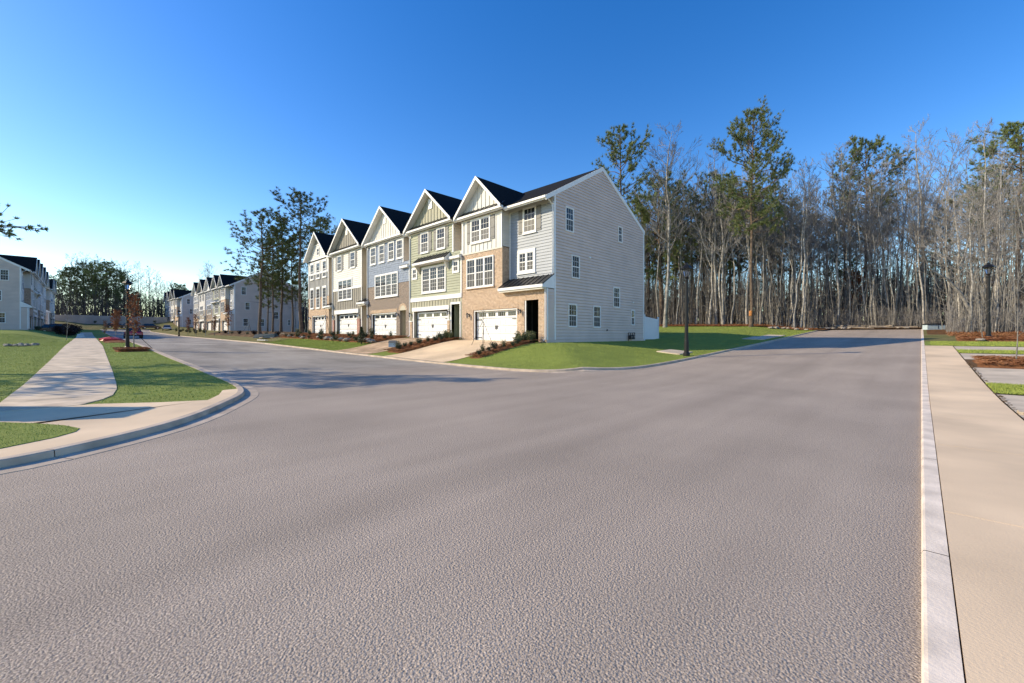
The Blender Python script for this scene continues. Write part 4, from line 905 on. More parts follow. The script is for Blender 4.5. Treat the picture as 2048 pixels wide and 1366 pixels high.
def ptree(kind, idx, p, top, D, label, group=None, wide=1.0, rz=None):
    x, y = px(p, D); return tree(kind, idx, x, y, hgt(p, top, D), label, group, wide, rz)
GW = 'trees of the wood'
hero = ptree('pine', 0, 1502, 226, 50, 'tallest pine of the wood, its bare trunk marked with an orange band', GW, .78)
MB().lathe([(.265, 1.5), (.262, 2.1), (.26, 2.1)], 10).build('paint_band', M['orange'], hero)
ptree('pine', 2, 1240, 258, 60, 'tall pine rising behind the ridge of the near row', GW, .9)
ptree('pine', 0, 1735, 282, 60, 'round topped pine above the bare trees at the street end', GW, .85)
ptree('pine', 0, 2040, 246, 46, 'tall dark pine at the right edge behind the lamp post', GW, 1.05)
ptree('pine', 4, 1322, 362, 66, 'bushy olive pine just right of the grey side wall', GW)
ptree('pine', 1, 1422, 345, 63, 'slim pine between the side wall and the tallest pine', GW)
for p, top, D in ((1385, 385, 70), (1462, 350, 66), (1478, 395, 62), (1545, 372, 64), (1580, 400, 72), (1620, 430, 68), (1300, 420, 72), (1690, 420, 74), (1350, 400, 78), (1530, 420, 74), (1500, 400, 80), (1440, 410, 76), (1995, 330, 62), (1880, 420, 76), (1410, 420, 68), (1560, 430, 80)):
    ptree('pine', rnd.choice([1, 2, 3]), p, top, D, 'dark slender pine standing inside the wood', GW, rnd.uniform(.95, 1.2))
ptree('bare', 2, 1330, 272, 56, 'broad crowned bare tree next to the grey side wall', GW, 1.15)
ptree('bare', 5, 1552, 400, 51, 'pale leaning bare trunk right of the tallest pine', GW, 1.0, R(44.4))
ptree('bare', 0, 1432, 300, 58, 'pale straight bare tree left of the tallest pine', GW)
ptree('bare', 4, 1675, 288, 52, 'pale forked tree at the left end of the street head', GW)
ptree('bare', 2, 1852, 262, 54, 'pale many stemmed bare tree behind the end of the right kerb', GW, 1.1)
ptree('bare', 6, 1958, 256, 40, 'thick rough trunked bare tree beside the right lamp post', GW)
ptree('bare', 5, 1782, 330, 50, 'trunk leaning left over the street end with a small frame fixed to it', GW, 1.0, R(215))
ptree('bare', 7, 2000, 290, 40, 'thin bare tree leaning behind the right lamp post', GW)
LB = ['bare grey tree crowded among the others of the wood', 'thin bare sapling crowded among the trunks of the wood']
spots = []
def scatter(n, box, ok, hlo, hhi, mind):
    c = 0; tries = 0
    while c < n and tries < n * 60:
        tries += 1; u_ = rnd.uniform(box[0], box[1]); v_ = rnd.uniform(box[2], box[3])
        if not ok(u_, v_): continue
        if any((a - u_) ** 2 + (b - v_) ** 2 < mind * mind for a, b in spots): continue
        spots.append((u_, v_)); c += 1
        i = rnd.choice([0, 0, 1, 1, 2, 3, 4, 5, 6, 6, 7]); hh = rnd.uniform(hlo, hhi); Dd = SA * -v_ * -1 * 0 + (u_ * CA + v_ * SA); hh = min(hh, .96 * (1.5 + (670 - rnd.uniform(275, 385)) / 836 * Dd - Hs(-v_, u_)))
        look = ('straight', 'slim', 'forked', 'slightly bent', 'broad forked', 'leaning', 'upright', 'thin whip-like')[i]
        where = 'at the lawn edge' if v_ > 9 and u_ < 64 else 'behind the far lawn' if v_ > 9 and u_ < 76 else 'deep behind the lawn' if v_ > 9 else 'beside the right court' if v_ < -1.5 and u_ < 58 else 'in the right hand wood' if v_ < -1.5 else 'at the street end' if u_ < 72 else 'deep beyond the street end'
        tree('bare', i, -v_, u_, hh, ('tall ' if hh > 19 else 'short ') + look + ' bare tree among many ' + where, GW, rnd.uniform(.9, 1.15))
vis = lambda u, v: -.125 * u - 1 < v < .70 * u
edge = lambda u, v: (58.2 if v > 9 else 62.5 if v > -1.5 else 47.8)
scatter(78, (47, 74, -10, 46), lambda u, v: vis(u, v) and edge(u, v) < u < edge(u, v) + 9, 13, 24, 1.0)
scatter(70, (56, 84, -11, 54), lambda u, v: vis(u, v) and edge(u, v) + 8 < u < edge(u, v) + 19, 17, 25, 1.2)
scatter(60, (66, 104, -12, 66), lambda u, v: vis(u, v) and edge(u, v) + 19 < u, 18, 26, 1.6)
# thin stems and brush too many to count, between the trunks
def brush(name, label, n, u0, u1, v0, v1, ok, hlo, hhi, rlo, rhi, m, tw=3, k=3):
    tb = TB(); c = 0
    while c < n:
        u_ = rng.uniform(u0, u1); v_ = rng.uniform(v0, v1)
        if not ok(u_, v_): continue
        c += 1; z = Hs(-v_, u_) - .1; hh = rng.uniform(hlo, hhi) * rng.uniform(.5, 1); ln = rng.normal(0, .09, 2) * hh; r_ = rng.uniform(rlo, rhi)
        P = np.array([[-v_, u_, z], [-v_ + ln[0] * .4 + rng.normal(0, .05), u_ + ln[1] * .4, z + hh * .5], [-v_ + ln[0], u_ + ln[1], z + hh]]); tb.tube(P, [r_, r_ * .7, .008], k)
        for _ in range(tw):
            s = rng.uniform(.3, .95); p = P[0] + (P[2] - P[0]) * s; d = rng.normal(0, 1, 3); d[2] = abs(d[2]) + .4; d /= np.linalg.norm(d); L = hh * rng.uniform(.12, .3)
            tb.tube(np.array([p, p + d * L * .5 + rng.normal(0, .05 * L, 3), p + d * L]), [max(r_ * .4, .01), max(r_ * .3, .009), .006], 3)
    return tag(link(name, tb.mesh(name, m)), label, None, None, 'stuff')
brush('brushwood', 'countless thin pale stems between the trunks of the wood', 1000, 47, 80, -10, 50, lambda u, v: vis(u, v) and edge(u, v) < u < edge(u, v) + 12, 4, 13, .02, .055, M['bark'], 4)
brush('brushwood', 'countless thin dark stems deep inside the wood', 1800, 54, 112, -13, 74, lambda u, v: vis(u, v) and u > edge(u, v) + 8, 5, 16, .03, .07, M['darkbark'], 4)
brush('brushwood', 'low tangled brush along the street end and the right wood', 1300, 47, 70, -9, 9.5, lambda u, v: vis(u, v) and edge(u, v) + .3 < u < edge(u, v) + 6, .8, 3.2, .01, .02, M['twig'], 5)
# the pine grove between the rows
GP = 'pines between the near row and the next'
ptree('pine', 1, 520, 420, 57.5, 'slim pine with open crown standing first before the far bare side wall', GP, 1.25)
ptree('pine', 2, 604, 386, 58.5, 'tallest pine of the grove, close beside the steep gabled house', GP, 1.25)
ptree('pine', 3, 562, 440, 62, 'dense bushy pine in the middle of the grove', GP, 1.3)
ptree('pine', 3, 585, 470, 64, 'short pine between the bushy one and the tallest of the grove', GP, 1.1)
ptree('pine', 1, 545, 452, 60, 'thin pine just left of the bushy pine of the grove', GP, .9)
ptree('pine', 3, 535, 505, 66, 'smallest pine at the back of the grove', GP, 1.0)
ptree('pine', 2, 640, 436, 78, 'pine seen over the roof of the steep gabled house', GP, 1.1)
for i, (p, top, D) in enumerate(((616, 520, 66), (668, 438, 84), (632, 470, 80), (608, 540, 72), (590, 545, 84), (480, 535, 112), (500, 540, 116), (600, 520, 90), (650, 480, 88))):
    ptree('bare', i % 8, p, top, D, 'bare tree behind the near row and the pine grove', 'bare trees behind the rows', 1.1)
# trees beyond the end of the side street
GB = 'trees beyond the long wall'
for i, (p, top, D) in enumerate(((118, 548, 128), (140, 536, 138), (168, 528, 142), (190, 522, 140), (212, 526, 140), (232, 540, 142), (152, 560, 134), (250, 572, 140), (272, 585, 142), (300, 590, 146), (318, 600, 146), (205, 570, 148), (350, 566, 170), (362, 570, 172))):
    ptree('pine', 4 if i % 3 else 1, p, top, D, ('wide' if i % 3 else 'slim') + ' dark pine beyond the long grey wall', GB, 1.0)
for i, (p, top, D) in enumerate(((150, 512, 146), (166, 508, 150), (185, 514, 152), (235, 520, 150), (246, 522, 148), (258, 528, 146), (268, 524, 150), (288, 540, 146), (300, 536, 148), (312, 542, 150), (326, 558, 156), (338, 562, 160), (415, 526, 190), (432, 524, 192), (280, 548, 160), (400, 545, 190))):
    ptree('bare', i % 8, p, top, D, 'bare tree standing beyond the end of the side street', GB, 1.1)
brush('brushwood', 'dim bare brush behind the near row and the pine grove', 900, 34, 70, 52, 100, lambda u, v: True, 4, 13, .03, .08, M['darkbark'], 5)
brush('brushwood', 'slender bare stems just behind the near row', 300, 33, 50, 54, 96, lambda u, v: True, 3, 11, .02, .05, M['bark'], 5)
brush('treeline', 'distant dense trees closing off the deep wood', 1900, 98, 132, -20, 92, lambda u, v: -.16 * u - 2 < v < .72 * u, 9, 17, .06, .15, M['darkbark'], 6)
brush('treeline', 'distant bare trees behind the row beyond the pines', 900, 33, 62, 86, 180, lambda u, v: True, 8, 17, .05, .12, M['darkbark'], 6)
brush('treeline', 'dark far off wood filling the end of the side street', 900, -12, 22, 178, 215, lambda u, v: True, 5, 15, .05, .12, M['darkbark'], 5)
x_, y_ = gp(-23.9, 14.2)
tree('pine', 5, x_, y_, 11.6, 'pine just beyond the left edge, its lower boughs reaching into view', None, 1.0, R(20))

# young street trees with withered leaves
def leafy_proto(seed, h, w, nleaf, r0=.035):
    g = np.random.default_rng(seed); tr = TB(); t = np.linspace(0, 1, 6); P = np.c_[np.cumsum(g.normal(0, .02, (6, 2)), 0), t * h]; P[0, :2] = 0
    tr.tube(P, r0 * (1 - .8 * t), 6); C = []
    for j in range(22):
        s = .28 + .7 * j / 22; p = np.array([np.interp(s, t, P[:, 0]), np.interp(s, t, P[:, 1]), s * h]); az = j * 2.4; L = w * (math.sin(math.pi * min(1, s * .85)) ** .8) * g.uniform(.7, 1.1); el = g.uniform(.6, 1.0)
        e = p + L * np.array([math.cos(az) * math.cos(el), math.sin(az) * math.cos(el), math.sin(el) * 1.1]); tr.tube(np.array([p, (p + e) / 2 + g.normal(0, .03, 3), e]), [.012, .009, .005], 3)
        C.append(p + (e - p) * g.uniform(.1, 1, (max(1, nleaf // 22), 1)) + g.normal(0, .07, (max(1, nleaf // 22), 3)))
    V, F = leaf_quads(np.concatenate(C), .15, g, 0, .6)
    return tr.mesh('sapling_trunk', M['bark'], True), mesh_np('withered_leaves', V, F, M['leafbrown'])
LEAFY = [leafy_proto(31, 3.6, .62, 480), leafy_proto(32, 4.0, .85, 1500), leafy_proto(33, 2.8, .5, 70), leafy_proto(34, 3.4, .55, 22, .022)]
def sapling(i, x, y, h, label, group, name='sapling'):
    t = thing(name, label, 'young tree', (x, y, Hs(x, y) + .1), rnd.uniform(0, 6), group); s = h / (3.6, 4.0, 2.8, 3.4)[i]; t.scale = (s, s, s)
    link('trunk', LEAFY[i][0], t); (link('leaves', LEAFY[i][1], t) if i != 3 else None); return t
GS = 'young street trees'
def psap(i, p, D, h, label): x, y = px(p, D); return sapling(i, x, y, h, label, GS)
s0 = psap(0, 268, 28.3, 3.7, 'young tree with hanging brown leaves in the straw ring beside the left lamp post')
MB().tube([(.0, .0, 1.2), (.55, .75, .05)], [.014, .014], 4).build('stake_wire', M['black'], s0)
psap(1, 232, 52, 3.5, 'densest young tree, a column of withered brown leaves left of the lamp post')
psap(0, 210, 56, 2.3, 'small brown leaved young tree at the edge of the left pavement')
psap(3, 133, 45, 4.2, 'leafless young tree on the left lawn before the gable wall')
for p, D, h, i in ((376, 80, 3.4, 0), (392, 74, 3.8, 0), (411, 72, 3.6, 2), (429, 68, 3.3, 0), (457, 66, 4.6, 0)):
    psap(i, p, D, h, 'slim young tree with rusty leaves before the row beyond the pines')
psap(3, 2032, 15.6, 3.3, 'bare young tree rising from the heaped straw bed on the right')
psap(3, 1965, 26.5, 3.4, 'thin young tree in front of the rough trunk by the right lamp post')
for p, D, h in ((1855, 66, 2.2), (1690, 58, 2.6)): psap(0, p, D, h, 'low sapling keeping rusty leaves at the edge of the wood')
psap(1, 1712, 57, 7.5, 'young beech keeping rusty orange leaves at the street end')
def guyed(p, D, h, label):
    x, y = px(p, D); t = thing('staked_tree', label, 'young tree', (x, y, Hs(x, y) + .12), 0, GS); g = np.random.default_rng(int(p)); tb = TB()
    tb.tube(np.array([[0, 0, 0], [.01, 0, h * .5], [0, .02, h]]), [.025, .02, .006], 5)
    for j in range(9):
        s = .5 + .45 * j / 9; az = j * 2.4; L = .75 * (1.2 - s); tb.tube(np.array([[0, 0, s * h], [math.cos(az) * L * .6, math.sin(az) * L * .6, s * h + L * .6], [math.cos(az) * L * .8, math.sin(az) * L * .8, s * h + L]]), [.009, .006, .003], 3)
    link('trunk', tb.mesh('staked_trunk', M['darkbark']), t)
    for a in (0.2, 2.3, 4.4): MB().tube([(0, 0, h * .62), (math.cos(a) * .75, math.sin(a) * .75, 0)], [.013, .013], 4).build('stake', M['black'], t)
    return t
guyed(966, 25.6, 2.35, 'bare staked sapling standing in front of the tan brick house garage')
guyed(652, 46.5, 3.0, 'bare staked sapling in front of the last garage of the near row')
guyed(497, 70, 2.6, 'dark staked sapling before the far bare side wall')

# shrubs
def shrub_proto(seed, h, w, n, size, m, up=1.0):
    g = np.random.default_rng(seed); C = []; st = TB()
    for j in range(12):
        az = g.uniform(0, 6.28); r_ = w * math.sqrt(g.uniform(0.02, 1)) * .5; e = np.array([math.cos(az) * r_, math.sin(az) * r_, h * g.uniform(.55, 1) * (1 - .25 * r_ / w)])
        st.tube(np.array([[0, 0, 0], e * [.5, .5, .55], e]), [.012, .008, .004], 3); k = n // 12
        s = g.uniform(.25, 1.02, (k, 1)); C.append(s * e + g.normal(0, .055, (k, 3)))
    V, F = leaf_quads(np.concatenate(C), size, g, 0, .45); return st.mesh('shrub_stems', M['darkbark']), mesh_np('shrub_leaves', V, F, m)
SHR = [shrub_proto(41, .62, .6, 420, .10, M['leaf']), shrub_proto(42, .75, .5, 360, .11, M['leafpale']), shrub_proto(43, .45, .65, 420, .09, M['leaf']), shrub_proto(44, .9, 1.2, 1100, .13, M['leafdark'])]
def shrub(i, x, y, s, label, group, z=.15):
    t = thing('shrub', label, 'shrub', (x, y, Hs(x, y) + z), rnd.uniform(0, 6), group); s *= .66; t.scale = (s, s, s); link('stems', SHR[i][0], t); link('foliage', SHR[i][1], t); return t
def row_of(n, f, kinds, label, group, s=(.8, 1.2)):
    for k in range(n):
        u_, v_ = f(k / max(n - 1, 1)); shrub(kinds[k % len(kinds)], -v_ + rnd.uniform(-.12, .12), u_ + rnd.uniform(-.12, .12), rnd.uniform(*s), label, group, .22)
row_of(11, lambda t: (14.6 + 4.2 * t, 16.7 + .3 * math.sin(9 * t)), [0, 1, 2], 'small evergreen shrub in the straw bed right of the end driveway', 'shrubs right of the end driveway')
row_of(5, lambda t: (18.4, 16.4 + 1.3 * t), [1, 0], 'olive shrub by the porch of the tan brick end house', 'shrubs by the tan brick porch', (1.0, 1.3))
row_of(11, lambda t: (14.4 + 4.4 * t, 24.7 + .5 * math.sin(7 * t)), [0, 1, 0, 2], 'small leafy shrub in the bed between the two driveways', 'shrubs between the driveways', (.9, 1.4))
row_of(5, lambda t: (18.3, 23.9 + 1.6 * t), [1, 0], 'leafy shrub by the porch of the green house', 'shrubs by the green house porch', (.9, 1.3))
row_of(26, lambda t: (17.0 + 1.2 * math.sin(40 * t), 31.4 + 22 * t), [0, 1, 2, 0], 'low shrub before the garages of the farther near row houses', 'shrubs before the farther garages', (.9, 1.5))
row_of(14, lambda t: (15.6 + .6 * math.sin(30 * t), 96 + 30 * t), [0, 1], 'round shrub before the row beyond the pines', 'shrubs before the second row', (1.3, 2.0))
row_of(16, lambda t: (-1.9 - .5 * math.sin(20 * t), 86 + 26 * t), [3], 'dark red hedge shrub in the shade of the left row', 'dark hedge beside the left pavement', (2.1, 2.8))
row_of(8, lambda t: (16.2 + 2 * math.sin(22 * t), 56 + 30 * t), [3, 0], 'dark shrub in the mulch under the pine grove', 'shrubs under the pine grove', (.9, 1.3))
row_of(4, lambda t: (2 + 13 * t, 169.5), [2], 'small round shrub at the foot of the long grey wall', 'shrubs at the long wall', (2.2, 2.6))
row_of(6, lambda t: (-5.0, 93.5 - 1.5 * t + 6 * t), [0], 'dark shrub at the corner of the shaded gable wall', 'shrubs at the shaded gable wall', (1.0, 1.5))
cs = thing('conifer', 'dark narrow conifer in front of the off white house', 'conifer', (*px(723, 33.5), 0), 0); cs.location.z = Hs(cs.location.x, cs.location.y) + .12
g_ = np.random.default_rng(51); hz = g_.uniform(0, 1, 900); az = g_.uniform(0, 6.28, 900); rr_ = .38 * (1 - hz) ** .8 * g_.uniform(.6, 1, 900)
V, F = leaf_quads(np.c_[np.cos(az) * rr_, np.sin(az) * rr_, .1 + hz * 1.25], .12, g_); link('foliage', mesh_np('conifer_leaves', V, F, M['leaf']), cs); MB().lathe([(.04, 0), (.02, 1.0)], 6).build('trunk', M['darkbark'], cs)

# rocks and logs
def rock_mesh(seed):
    g = np.random.default_rng(seed); b = MB(); n = 8; prof = [(.28, -.12), (.5, 0), (.46, .2), (.25, .36)]
    b.lathe(prof, n); b.v = [tuple(np.array(p) * g.uniform(.75, 1.25, 3)) for p in b.v]; return b.mesh('rock', M['rock'])
RK = [rock_mesh(s) for s in (61, 62, 63, 64)]
def rock(x, y, s, label, group, z=.12, sq=.7): o = link('rock', RK[rnd.randrange(4)], None, (x, y, Hs(x, y) + z)); o.scale = (s, s * rnd.uniform(.6, 1), s * sq); o.rotation_euler.z = rnd.uniform(0, 6); return tag(o, label, 'rock', group)
for k in range(14): v_ = 31.5 + k * 1.5; rock(-v_, 16.0 + rnd.uniform(-.1, .5), rnd.uniform(.45, .95), 'pale boulder edging the bed before the farther near row houses', 'boulders along the front bed', .16)
for k in range(10): v_ = rnd.uniform(.5, 8.5); rock(-v_, 61.4 + rnd.uniform(0, .8), rnd.uniform(.3, .7), 'pale stone lying across the end of the street', 'stones at the street end', .12)
for k in range(8): v_ = 9.2 + k * .45; rock(-v_, 55 + rnd.uniform(0, 2.5), rnd.uniform(.4, .9), 'pale stone heaped where the far lawn corner meets the wood', 'stones at the far lawn corner', .15)
rock(2.6, 38.4, .45, 'single white stone on the far grass strip by the straw bed', None, .12)
def log(x, y, L, r_, rz, label, group, m='log'):
    P = np.c_[np.linspace(-L / 2, L / 2, 6), np.cumsum(rng.normal(0, .06, 6)), r_ + np.cumsum(rng.normal(0, .03, 6))]; tb = TB(); tb.tube(P, np.linspace(r_, r_ * .6, 6), 7)
    o = link('log', tb.mesh('log', M[m], True), None, (x, y, Hs(x, y) + .12)); o.rotation_euler.z = rz; return tag(o, label, 'log', group)
for k in range(9): v_ = rnd.uniform(.5, 8); log(-v_, 62.0 + rnd.uniform(0, 1.3), rnd.uniform(1.5, 4), rnd.uniform(.06, .16), rnd.uniform(-.4, .4), 'pale cut log lying across the end of the street', 'logs at the street end')
for k in range(5): log(*px(rnd.uniform(500, 600), rnd.uniform(48, 54)), rnd.uniform(1.5, 3), rnd.uniform(.06, .14), rnd.uniform(-.6, .8), 'log lying in the mulch under the pine grove', 'logs under the pines')
lg = TB(); A = np.array([[0, 0, 0], [-.4, 0, 1.6], [-1.1, .1, 3.2], [-2.2, .1, 4.4], [-3.6, .1, 5.2]]); lg.tube(A, [.17, .14, .11, .08, .04], 7)
lo = link('bent_trunk', lg.mesh('bent_trunk', M['bark'], True), None, (*px(1952, 34), 0)); lo.location.z = Hs(*lo.location[:2]); lo.rotation_euler.z = R(44.4); tag(lo, 'pale bent trunk arching left beside the right lamp post', 'tree')
fx, fy = px(1776, 48.5); fr = thing('frame', 'small pale square frame with a bar, fixed high on the leaning trunk', 'frame', (fx, fy, 1.5 + 135 / 836 * 48.5), R(44.4))
for nm, q in (('rail', (-.45, .45, -.04, .04, .75, .85)), ('rail', (-.45, .45, -.04, .04, .0, .08)), ('post', (-.45, -.37, -.04, .04, .0, .8)), ('post', (.37, .45, -.04, .04, .0, .8)), ('bar', (-1.8, .3, -.06, -.01, -.12, -.04))): MB().box(*q).build(nm, M['chrome'], fr)

# ------------------------------------------------------------------ street furniture
def lamp_post(x, y, H_, label, rz=0):
    t = thing('street_lamp', label, 'street lamp', (x, y, Hs(x, y) + .1), rz, 'street lamps'); s = H_ / 4.9; t.scale = (s, s, s)
    p = MB(); p.lathe([(.17, -.1), (.17, .12), (.12, .2), (.11, .75), (.10, .82), (.095, .9), (.078, 3.9), (.09, 3.95), (.09, 4.02), (.05, 4.06)], 12); p.build('post', M['black'], t, smooth=False)
    MB().lathe([(.05, 4.05), (.12, 4.12), (.10, 4.17)], 8).build('lantern_base', M['black'], t)
    MB().lathe([(.105, 4.17), (.205, 4.56)], 6).build('lantern_glass', M['lampglass'], t)
    f = MB()
    for k in range(6): a = math.pi * k / 3; f.tube([(.107 * math.cos(a), .107 * math.sin(a), 4.16), (.21 * math.cos(a), .21 * math.sin(a), 4.57)], [.014, .014], 4)
    f.build('lantern_frame', M['black'], t); MB().lathe([(.30, 4.54), (.31, 4.58), (.20, 4.72), (.10, 4.76), (.09, 4.84), (.03, 4.9)], 6).build('lantern_roof', M['black'], t)
    return t
lamp_post(*px(1373, 22.0), 4.9, 'black street lamp on the lawn corner in front of the wood', R(20))
lamp_post(*px(255, 28.9), 4.85, 'black street lamp on the left grass between pavement and street', R(40))
lamp_post(*px(358, 79), 4.9, 'small far black street lamp before the row beyond the pines')
lamp_post(*px(1977, 27.3), 4.95, 'black street lamp in the right straw bed in front of dark trunks', R(10))
def pad_slab(name, u0, u1, v0, v1, label): 
    b = MB(); P = [(-v0, u0), (-v1, u0), (-v1, u1), (-v0, u1)]; b.prism([(x, y, Hs(x, y) + LO + .05) for x, y in P], (0, 0, -.2)); return tag(b.build(name, M['concrete']), label, 'concrete slab')
pad_slab('concrete_slab', 22.4, 24.2, 9.3, 10.6, 'small concrete slab behind the lamp post on the lawn corner')
pad_slab('concrete_slab', 38.0, 41.5, 9.0, 10.6, 'nearer of two concrete slabs on the far lawn by the kerb'); pad_slab('concrete_slab', 41.7, 45.0, 8.9, 10.3, 'farther of two concrete slabs on the far lawn by the kerb')
ul = thing('utility_cover', 'square cast utility cover with slots, set in the near right concrete', 'utility cover', (2.35, 14.2, Hs(2.3, 14.2) + .03), R(8))
MB().box(-.55, .55, -.62, .62, -.02, .012).build('frame', M['concrete'], ul); ld = MB().box(-.46, .46, -.53, .53, .012, .028).build('lid', M['iron'], ul)
for i in range(4):
    for j in range(3): MB().box(-.36 + i * .2, -.24 + i * .2, -.36 + j * .28, -.30 + j * .28, .028, .034).build('slot', M['tyre'], ld)
lp = tag(MB().box(-1.0, 1.0, -.14, .14, 0, .06).build('curb_block', M['slab']), 'broken concrete edge lying beside the near right slab', 'concrete piece'); lp.location = (2.3, 12.25, Hs(2.3, 12.2) + .02)
ub = thing('utility_cabinet', 'low pale blue cabinet with a dark lid at the far end of the right kerb', 'utility cabinet', (.9, 58.3, Hs(.9, 58.3)), R(30))
MB().box(-.75, .75, -.35, .35, 0, .5).build('body', M['paleblue'], ub); MB().hexa([(-.8, -.4, .5), (.8, -.4, .5), (.8, .4, .5), (-.8, .4, .5), (-.7, -.3, .62), (.7, -.3, .62), (.7, .3, .62), (-.7, .3, .62)]).build('lid', M['black'], ub); MB().box(.1, .13, -.37, -.35, .1, .45).build('door_joint', M['black'], ub)
bx, by = px(786, 29.5); pb = thing('utility_box', 'small pale utility box at the top of the reddish driveway', 'utility box', (bx, by, Hs(bx, by) + .15), R(44)); MB().box(-.26, .26, -.18, .18, 0, .3).build('body', M['paleblue'], pb); MB().hexa([(-.3, -.22, .3), (.3, -.22, .3), (.3, .22, .3), (-.3, .22, .3), (-.22, -.15, .46), (.22, -.15, .46), (.22, .15, .46), (-.22, .15, .46)]).build('lid', M['shutter'], pb)
bx, by = px(525, 46); tag(MB().box(-1.5, 1.5, -.15, .15, 0, .06).build('board', M['white']), 'long white board lying at the edge of the pine grove', 'board').location = (bx, by, Hs(bx, by) + .2)
bx, by = px(533, 50); sh = MB(); sh.hexa([(-1.3, -.6, 0), (1.3, -.6, 0), (1.3, .6, 0), (-1.3, .6, 0), (-1.1, -.4, .45), (1.2, -.45, .5), (1.0, .4, .55), (-1.2, .45, .4)]); so_ = tag(sh.build('tarpaulin', M['teal']), 'dark teal tarpaulin covering a heap under the pines', 'tarpaulin'); so_.location = (bx, by, Hs(bx, by) + .15); so_.rotation_euler.z = R(44)
bx, by = px(222, 42); sh = MB(); sh.lathe([(.95, 0), (.8, .2), (.45, .33), (.1, .38)], 9); sh.v = [tuple(np.array(p) * rng.uniform(.85, 1.15, 3)) for p in sh.v]; o = tag(sh.build('plastic_sheet', M['redcloth']), 'bright red plastic sheet heaped on the straw bed beside the left pavement', 'plastic sheet'); o.location = (bx, by, Hs(bx, by) + .2)
bx, by = px(161, 55); o = tag(MB().hexa([(-.6, -.4, 0), (.6, -.4, 0), (.6, .4, 0), (-.6, .4, 0), (-.45, -.3, .5), (.5, -.3, .45), (.45, .3, .5), (-.5, .3, .55)]).build('sack', M['paleblue']), 'pale blue sack lying at the edge of the left pavement', 'sack'); o.location = (bx, by, Hs(bx, by) + .13)
dr_ = thing('storm_drain', 'grey stones round a drain on the left lawn', 'drain', (*gp(-36.5, 31), 0)); dr_.location.z = Hs(*dr_.location[:2]) + .1
for k in range(14): o = link('stone', RK[k % 4], dr_, (rnd.uniform(-1.6, 1.6), rnd.uniform(-.9, .9), 0)); o.scale = [rnd.uniform(.25, .5)] * 3
# long wall at the end of the side street
lw = thing('long_wall', 'long low grey wall across the end of the side street', 'wall', (0, 172, 0))
z0 = min(Hs(-172 * 0 - 172, u_) for u_ in (0, 8, 16)); lw.location = (-172, 0, 0)
for k in range(9):
    u0 = -32 + k * 5.6; zz = Hs(-172, max(u0, 0)) - .4; MB().box(-.15, .15, u0, u0 + 5.55, zz, zz + 2.55 + .05 * (k % 2)).build('panel', M['wall'], lw)
    MB().box(-.2, .2, u0 - .15, u0 + .15, zz, zz + 2.75).build('pier', M['wall'], lw)

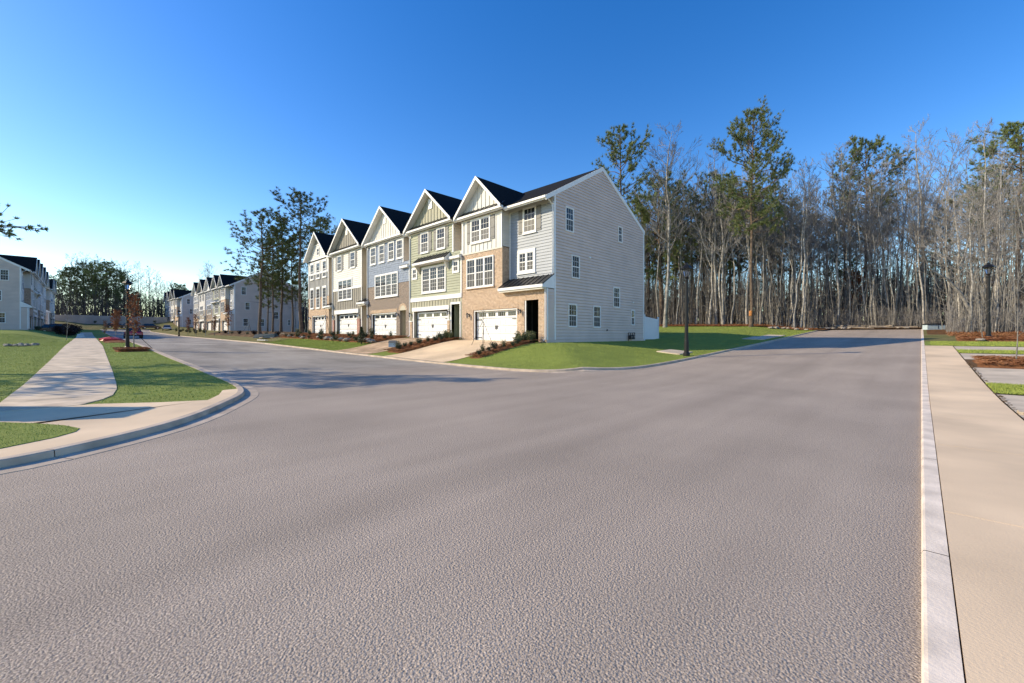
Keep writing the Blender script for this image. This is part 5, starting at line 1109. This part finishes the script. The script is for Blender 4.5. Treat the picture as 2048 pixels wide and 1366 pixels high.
# parked cars
def car(x, y, rz, m, label, truck=False):
    t = thing('parked_car', label, 'car', (x, y, Hs(x, y) + .0), rz, 'parked cars')
    L, Wd = 4.6, 1.82; lowp = [(-2.3, .35), (-2.28, .75), (-2.2, .95), (-1.2, 1.0), (1.0, .98), (2.1, .82), (2.28, .6), (2.3, .35)]
    b = MB(); n = len(lowp); S_ = [(-.91, .93), (-.8, 1.0), (.8, 1.0), (.91, .93)]
    for xx, q in S_: b.v += [(xx, yy * (1 if abs(xx) < .85 else .97), .35 + (zz - .35) * q) for yy, zz in lowp]
    for j in range(3): b.f += [(j * n + i, j * n + (i + 1) % n, (j + 1) * n + (i + 1) % n, (j + 1) * n + i) for i in range(n)]
    b.f += [tuple(range(n - 1, -1, -1)), tuple(range(3 * n, 4 * n))]; b.build('body', m, t)
    ys_ = (-1.9, -1.4, .45, 1.15) if not truck else (-.5, -.35, .6, 1.2)
    c = MB().hexa([(-.8, ys_[0], .98), (.8, ys_[0], .98), (.8, ys_[3], .97), (-.8, ys_[3], .97), (-.62, ys_[1], 1.48), (.62, ys_[1], 1.48), (.62, ys_[2], 1.48), (-.62, ys_[2], 1.48)]).build('cabin', M['car_glass'], t)
    MB().hexa([(-.64, ys_[1] - .03, 1.47), (.64, ys_[1] - .03, 1.47), (.64, ys_[2] + .03, 1.47), (-.64, ys_[2] + .03, 1.47), (-.56, ys_[1] + .06, 1.53), (.56, ys_[1] + .06, 1.53), (.56, ys_[2] - .06, 1.53), (-.56, ys_[2] - .06, 1.53)]).build('car_roof', m, t)
    for sx in (-.86, .86):
        for yy in (-1.4, 1.42):
            w = MB().lathe([(.33, -.1), (.34, -.06), (.34, .06), (.33, .1)], 14); w.v = [(sx + z, yy + x, .34 + y) for x, y, z in w.v]; wo_ = w.build('wheel', M['tyre'], t)
            r = MB().lathe([(.2, -.105), (.2, .105)], 10); r.v = [(sx + z, yy + x, .34 + y) for x, y, z in r.v]; r.build('rim', M['chrome'], wo_)
        MB().box(sx - .16 * (sx > 0), sx + .16 * (sx < 0), -2.305, -2.2, .68, .88).build('tail_light', M['redlamp'], t); MB().box(sx - .2 * (sx > 0), sx + .2 * (sx < 0), 2.15, 2.27, .6, .74).build('headlight', M['lampglass'], t)
    MB().box(-.26, .26, -2.315, -2.28, .55, .68).build('number_plate', M['white'], t); MB().box(-.88, .88, -2.36, -2.26, .36, .5).build('bumper', M['tyre'], t)
    return t
PA = lambda n, c: mat(n, c, .25, .02, 1.0, spec=.6)
PR, PK, PD, PW, PG = PA('crimson car paint', (.42, .012, .06)), PA('black car paint', (.012, .012, .014)), PA('dark red car paint', (.06, .01, .012)), PA('white car paint', (.6, .6, .6)), PA('grey car paint', (.12, .125, .13))
car(-82, 4.9, R(90), PR, 'crimson car parked at the left kerb behind the brown leaved tree')
car(-100, -3.2, R(5), PD, 'dark red car standing nose out before the shaded left row'); car(-107.5, -3.4, R(182), PK, 'black car in shade behind the dark hedge')
car(-116, -3.2, R(3), PD, 'second dark red car farther along the shaded left row')
car(-160, 6.0, R(10), PK, 'black car parked left of two before the long wall'); car(-161, 9.5, R(-20), PG, 'grey car parked crosswise before the long wall'); car(-159, 13.2, R(5), PK, 'black car parked beside the farthest row')
car(-147, 15.6, R(85), PW, 'white car on the drive beside the small far lamp post')
# made-up cabin outside the view, added to cast a shadow on the corner pavement
tx, ty = gp(-11.6, 7.5); pt = thing('shadow_caster', 'added unseen cabin that casts the narrow shadow on the corner pavement', 'shadow caster', (tx, ty, Hs(tx, ty) + .12), R(60))
MB().box(-.56, .56, -.56, .56, .0, 2.05).build('cabin', M['teal'], pt); MB().hexa([(-.6, -.6, 2.05), (.6, -.6, 2.05), (.6, .6, 2.05), (-.6, .6, 2.05), (-.35, -.5, 2.3), (.35, -.5, 2.3), (.35, .5, 2.3), (-.35, .5, 2.3)]).build('roof', M['white'], pt); do = MB().box(-.4, .4, -.60, -.56, .12, 1.95).build('door', M['paleblue'], pt); MB().box(.28, .34, -.63, -.60, 1.0, 1.15).build('handle', M['black'], do)
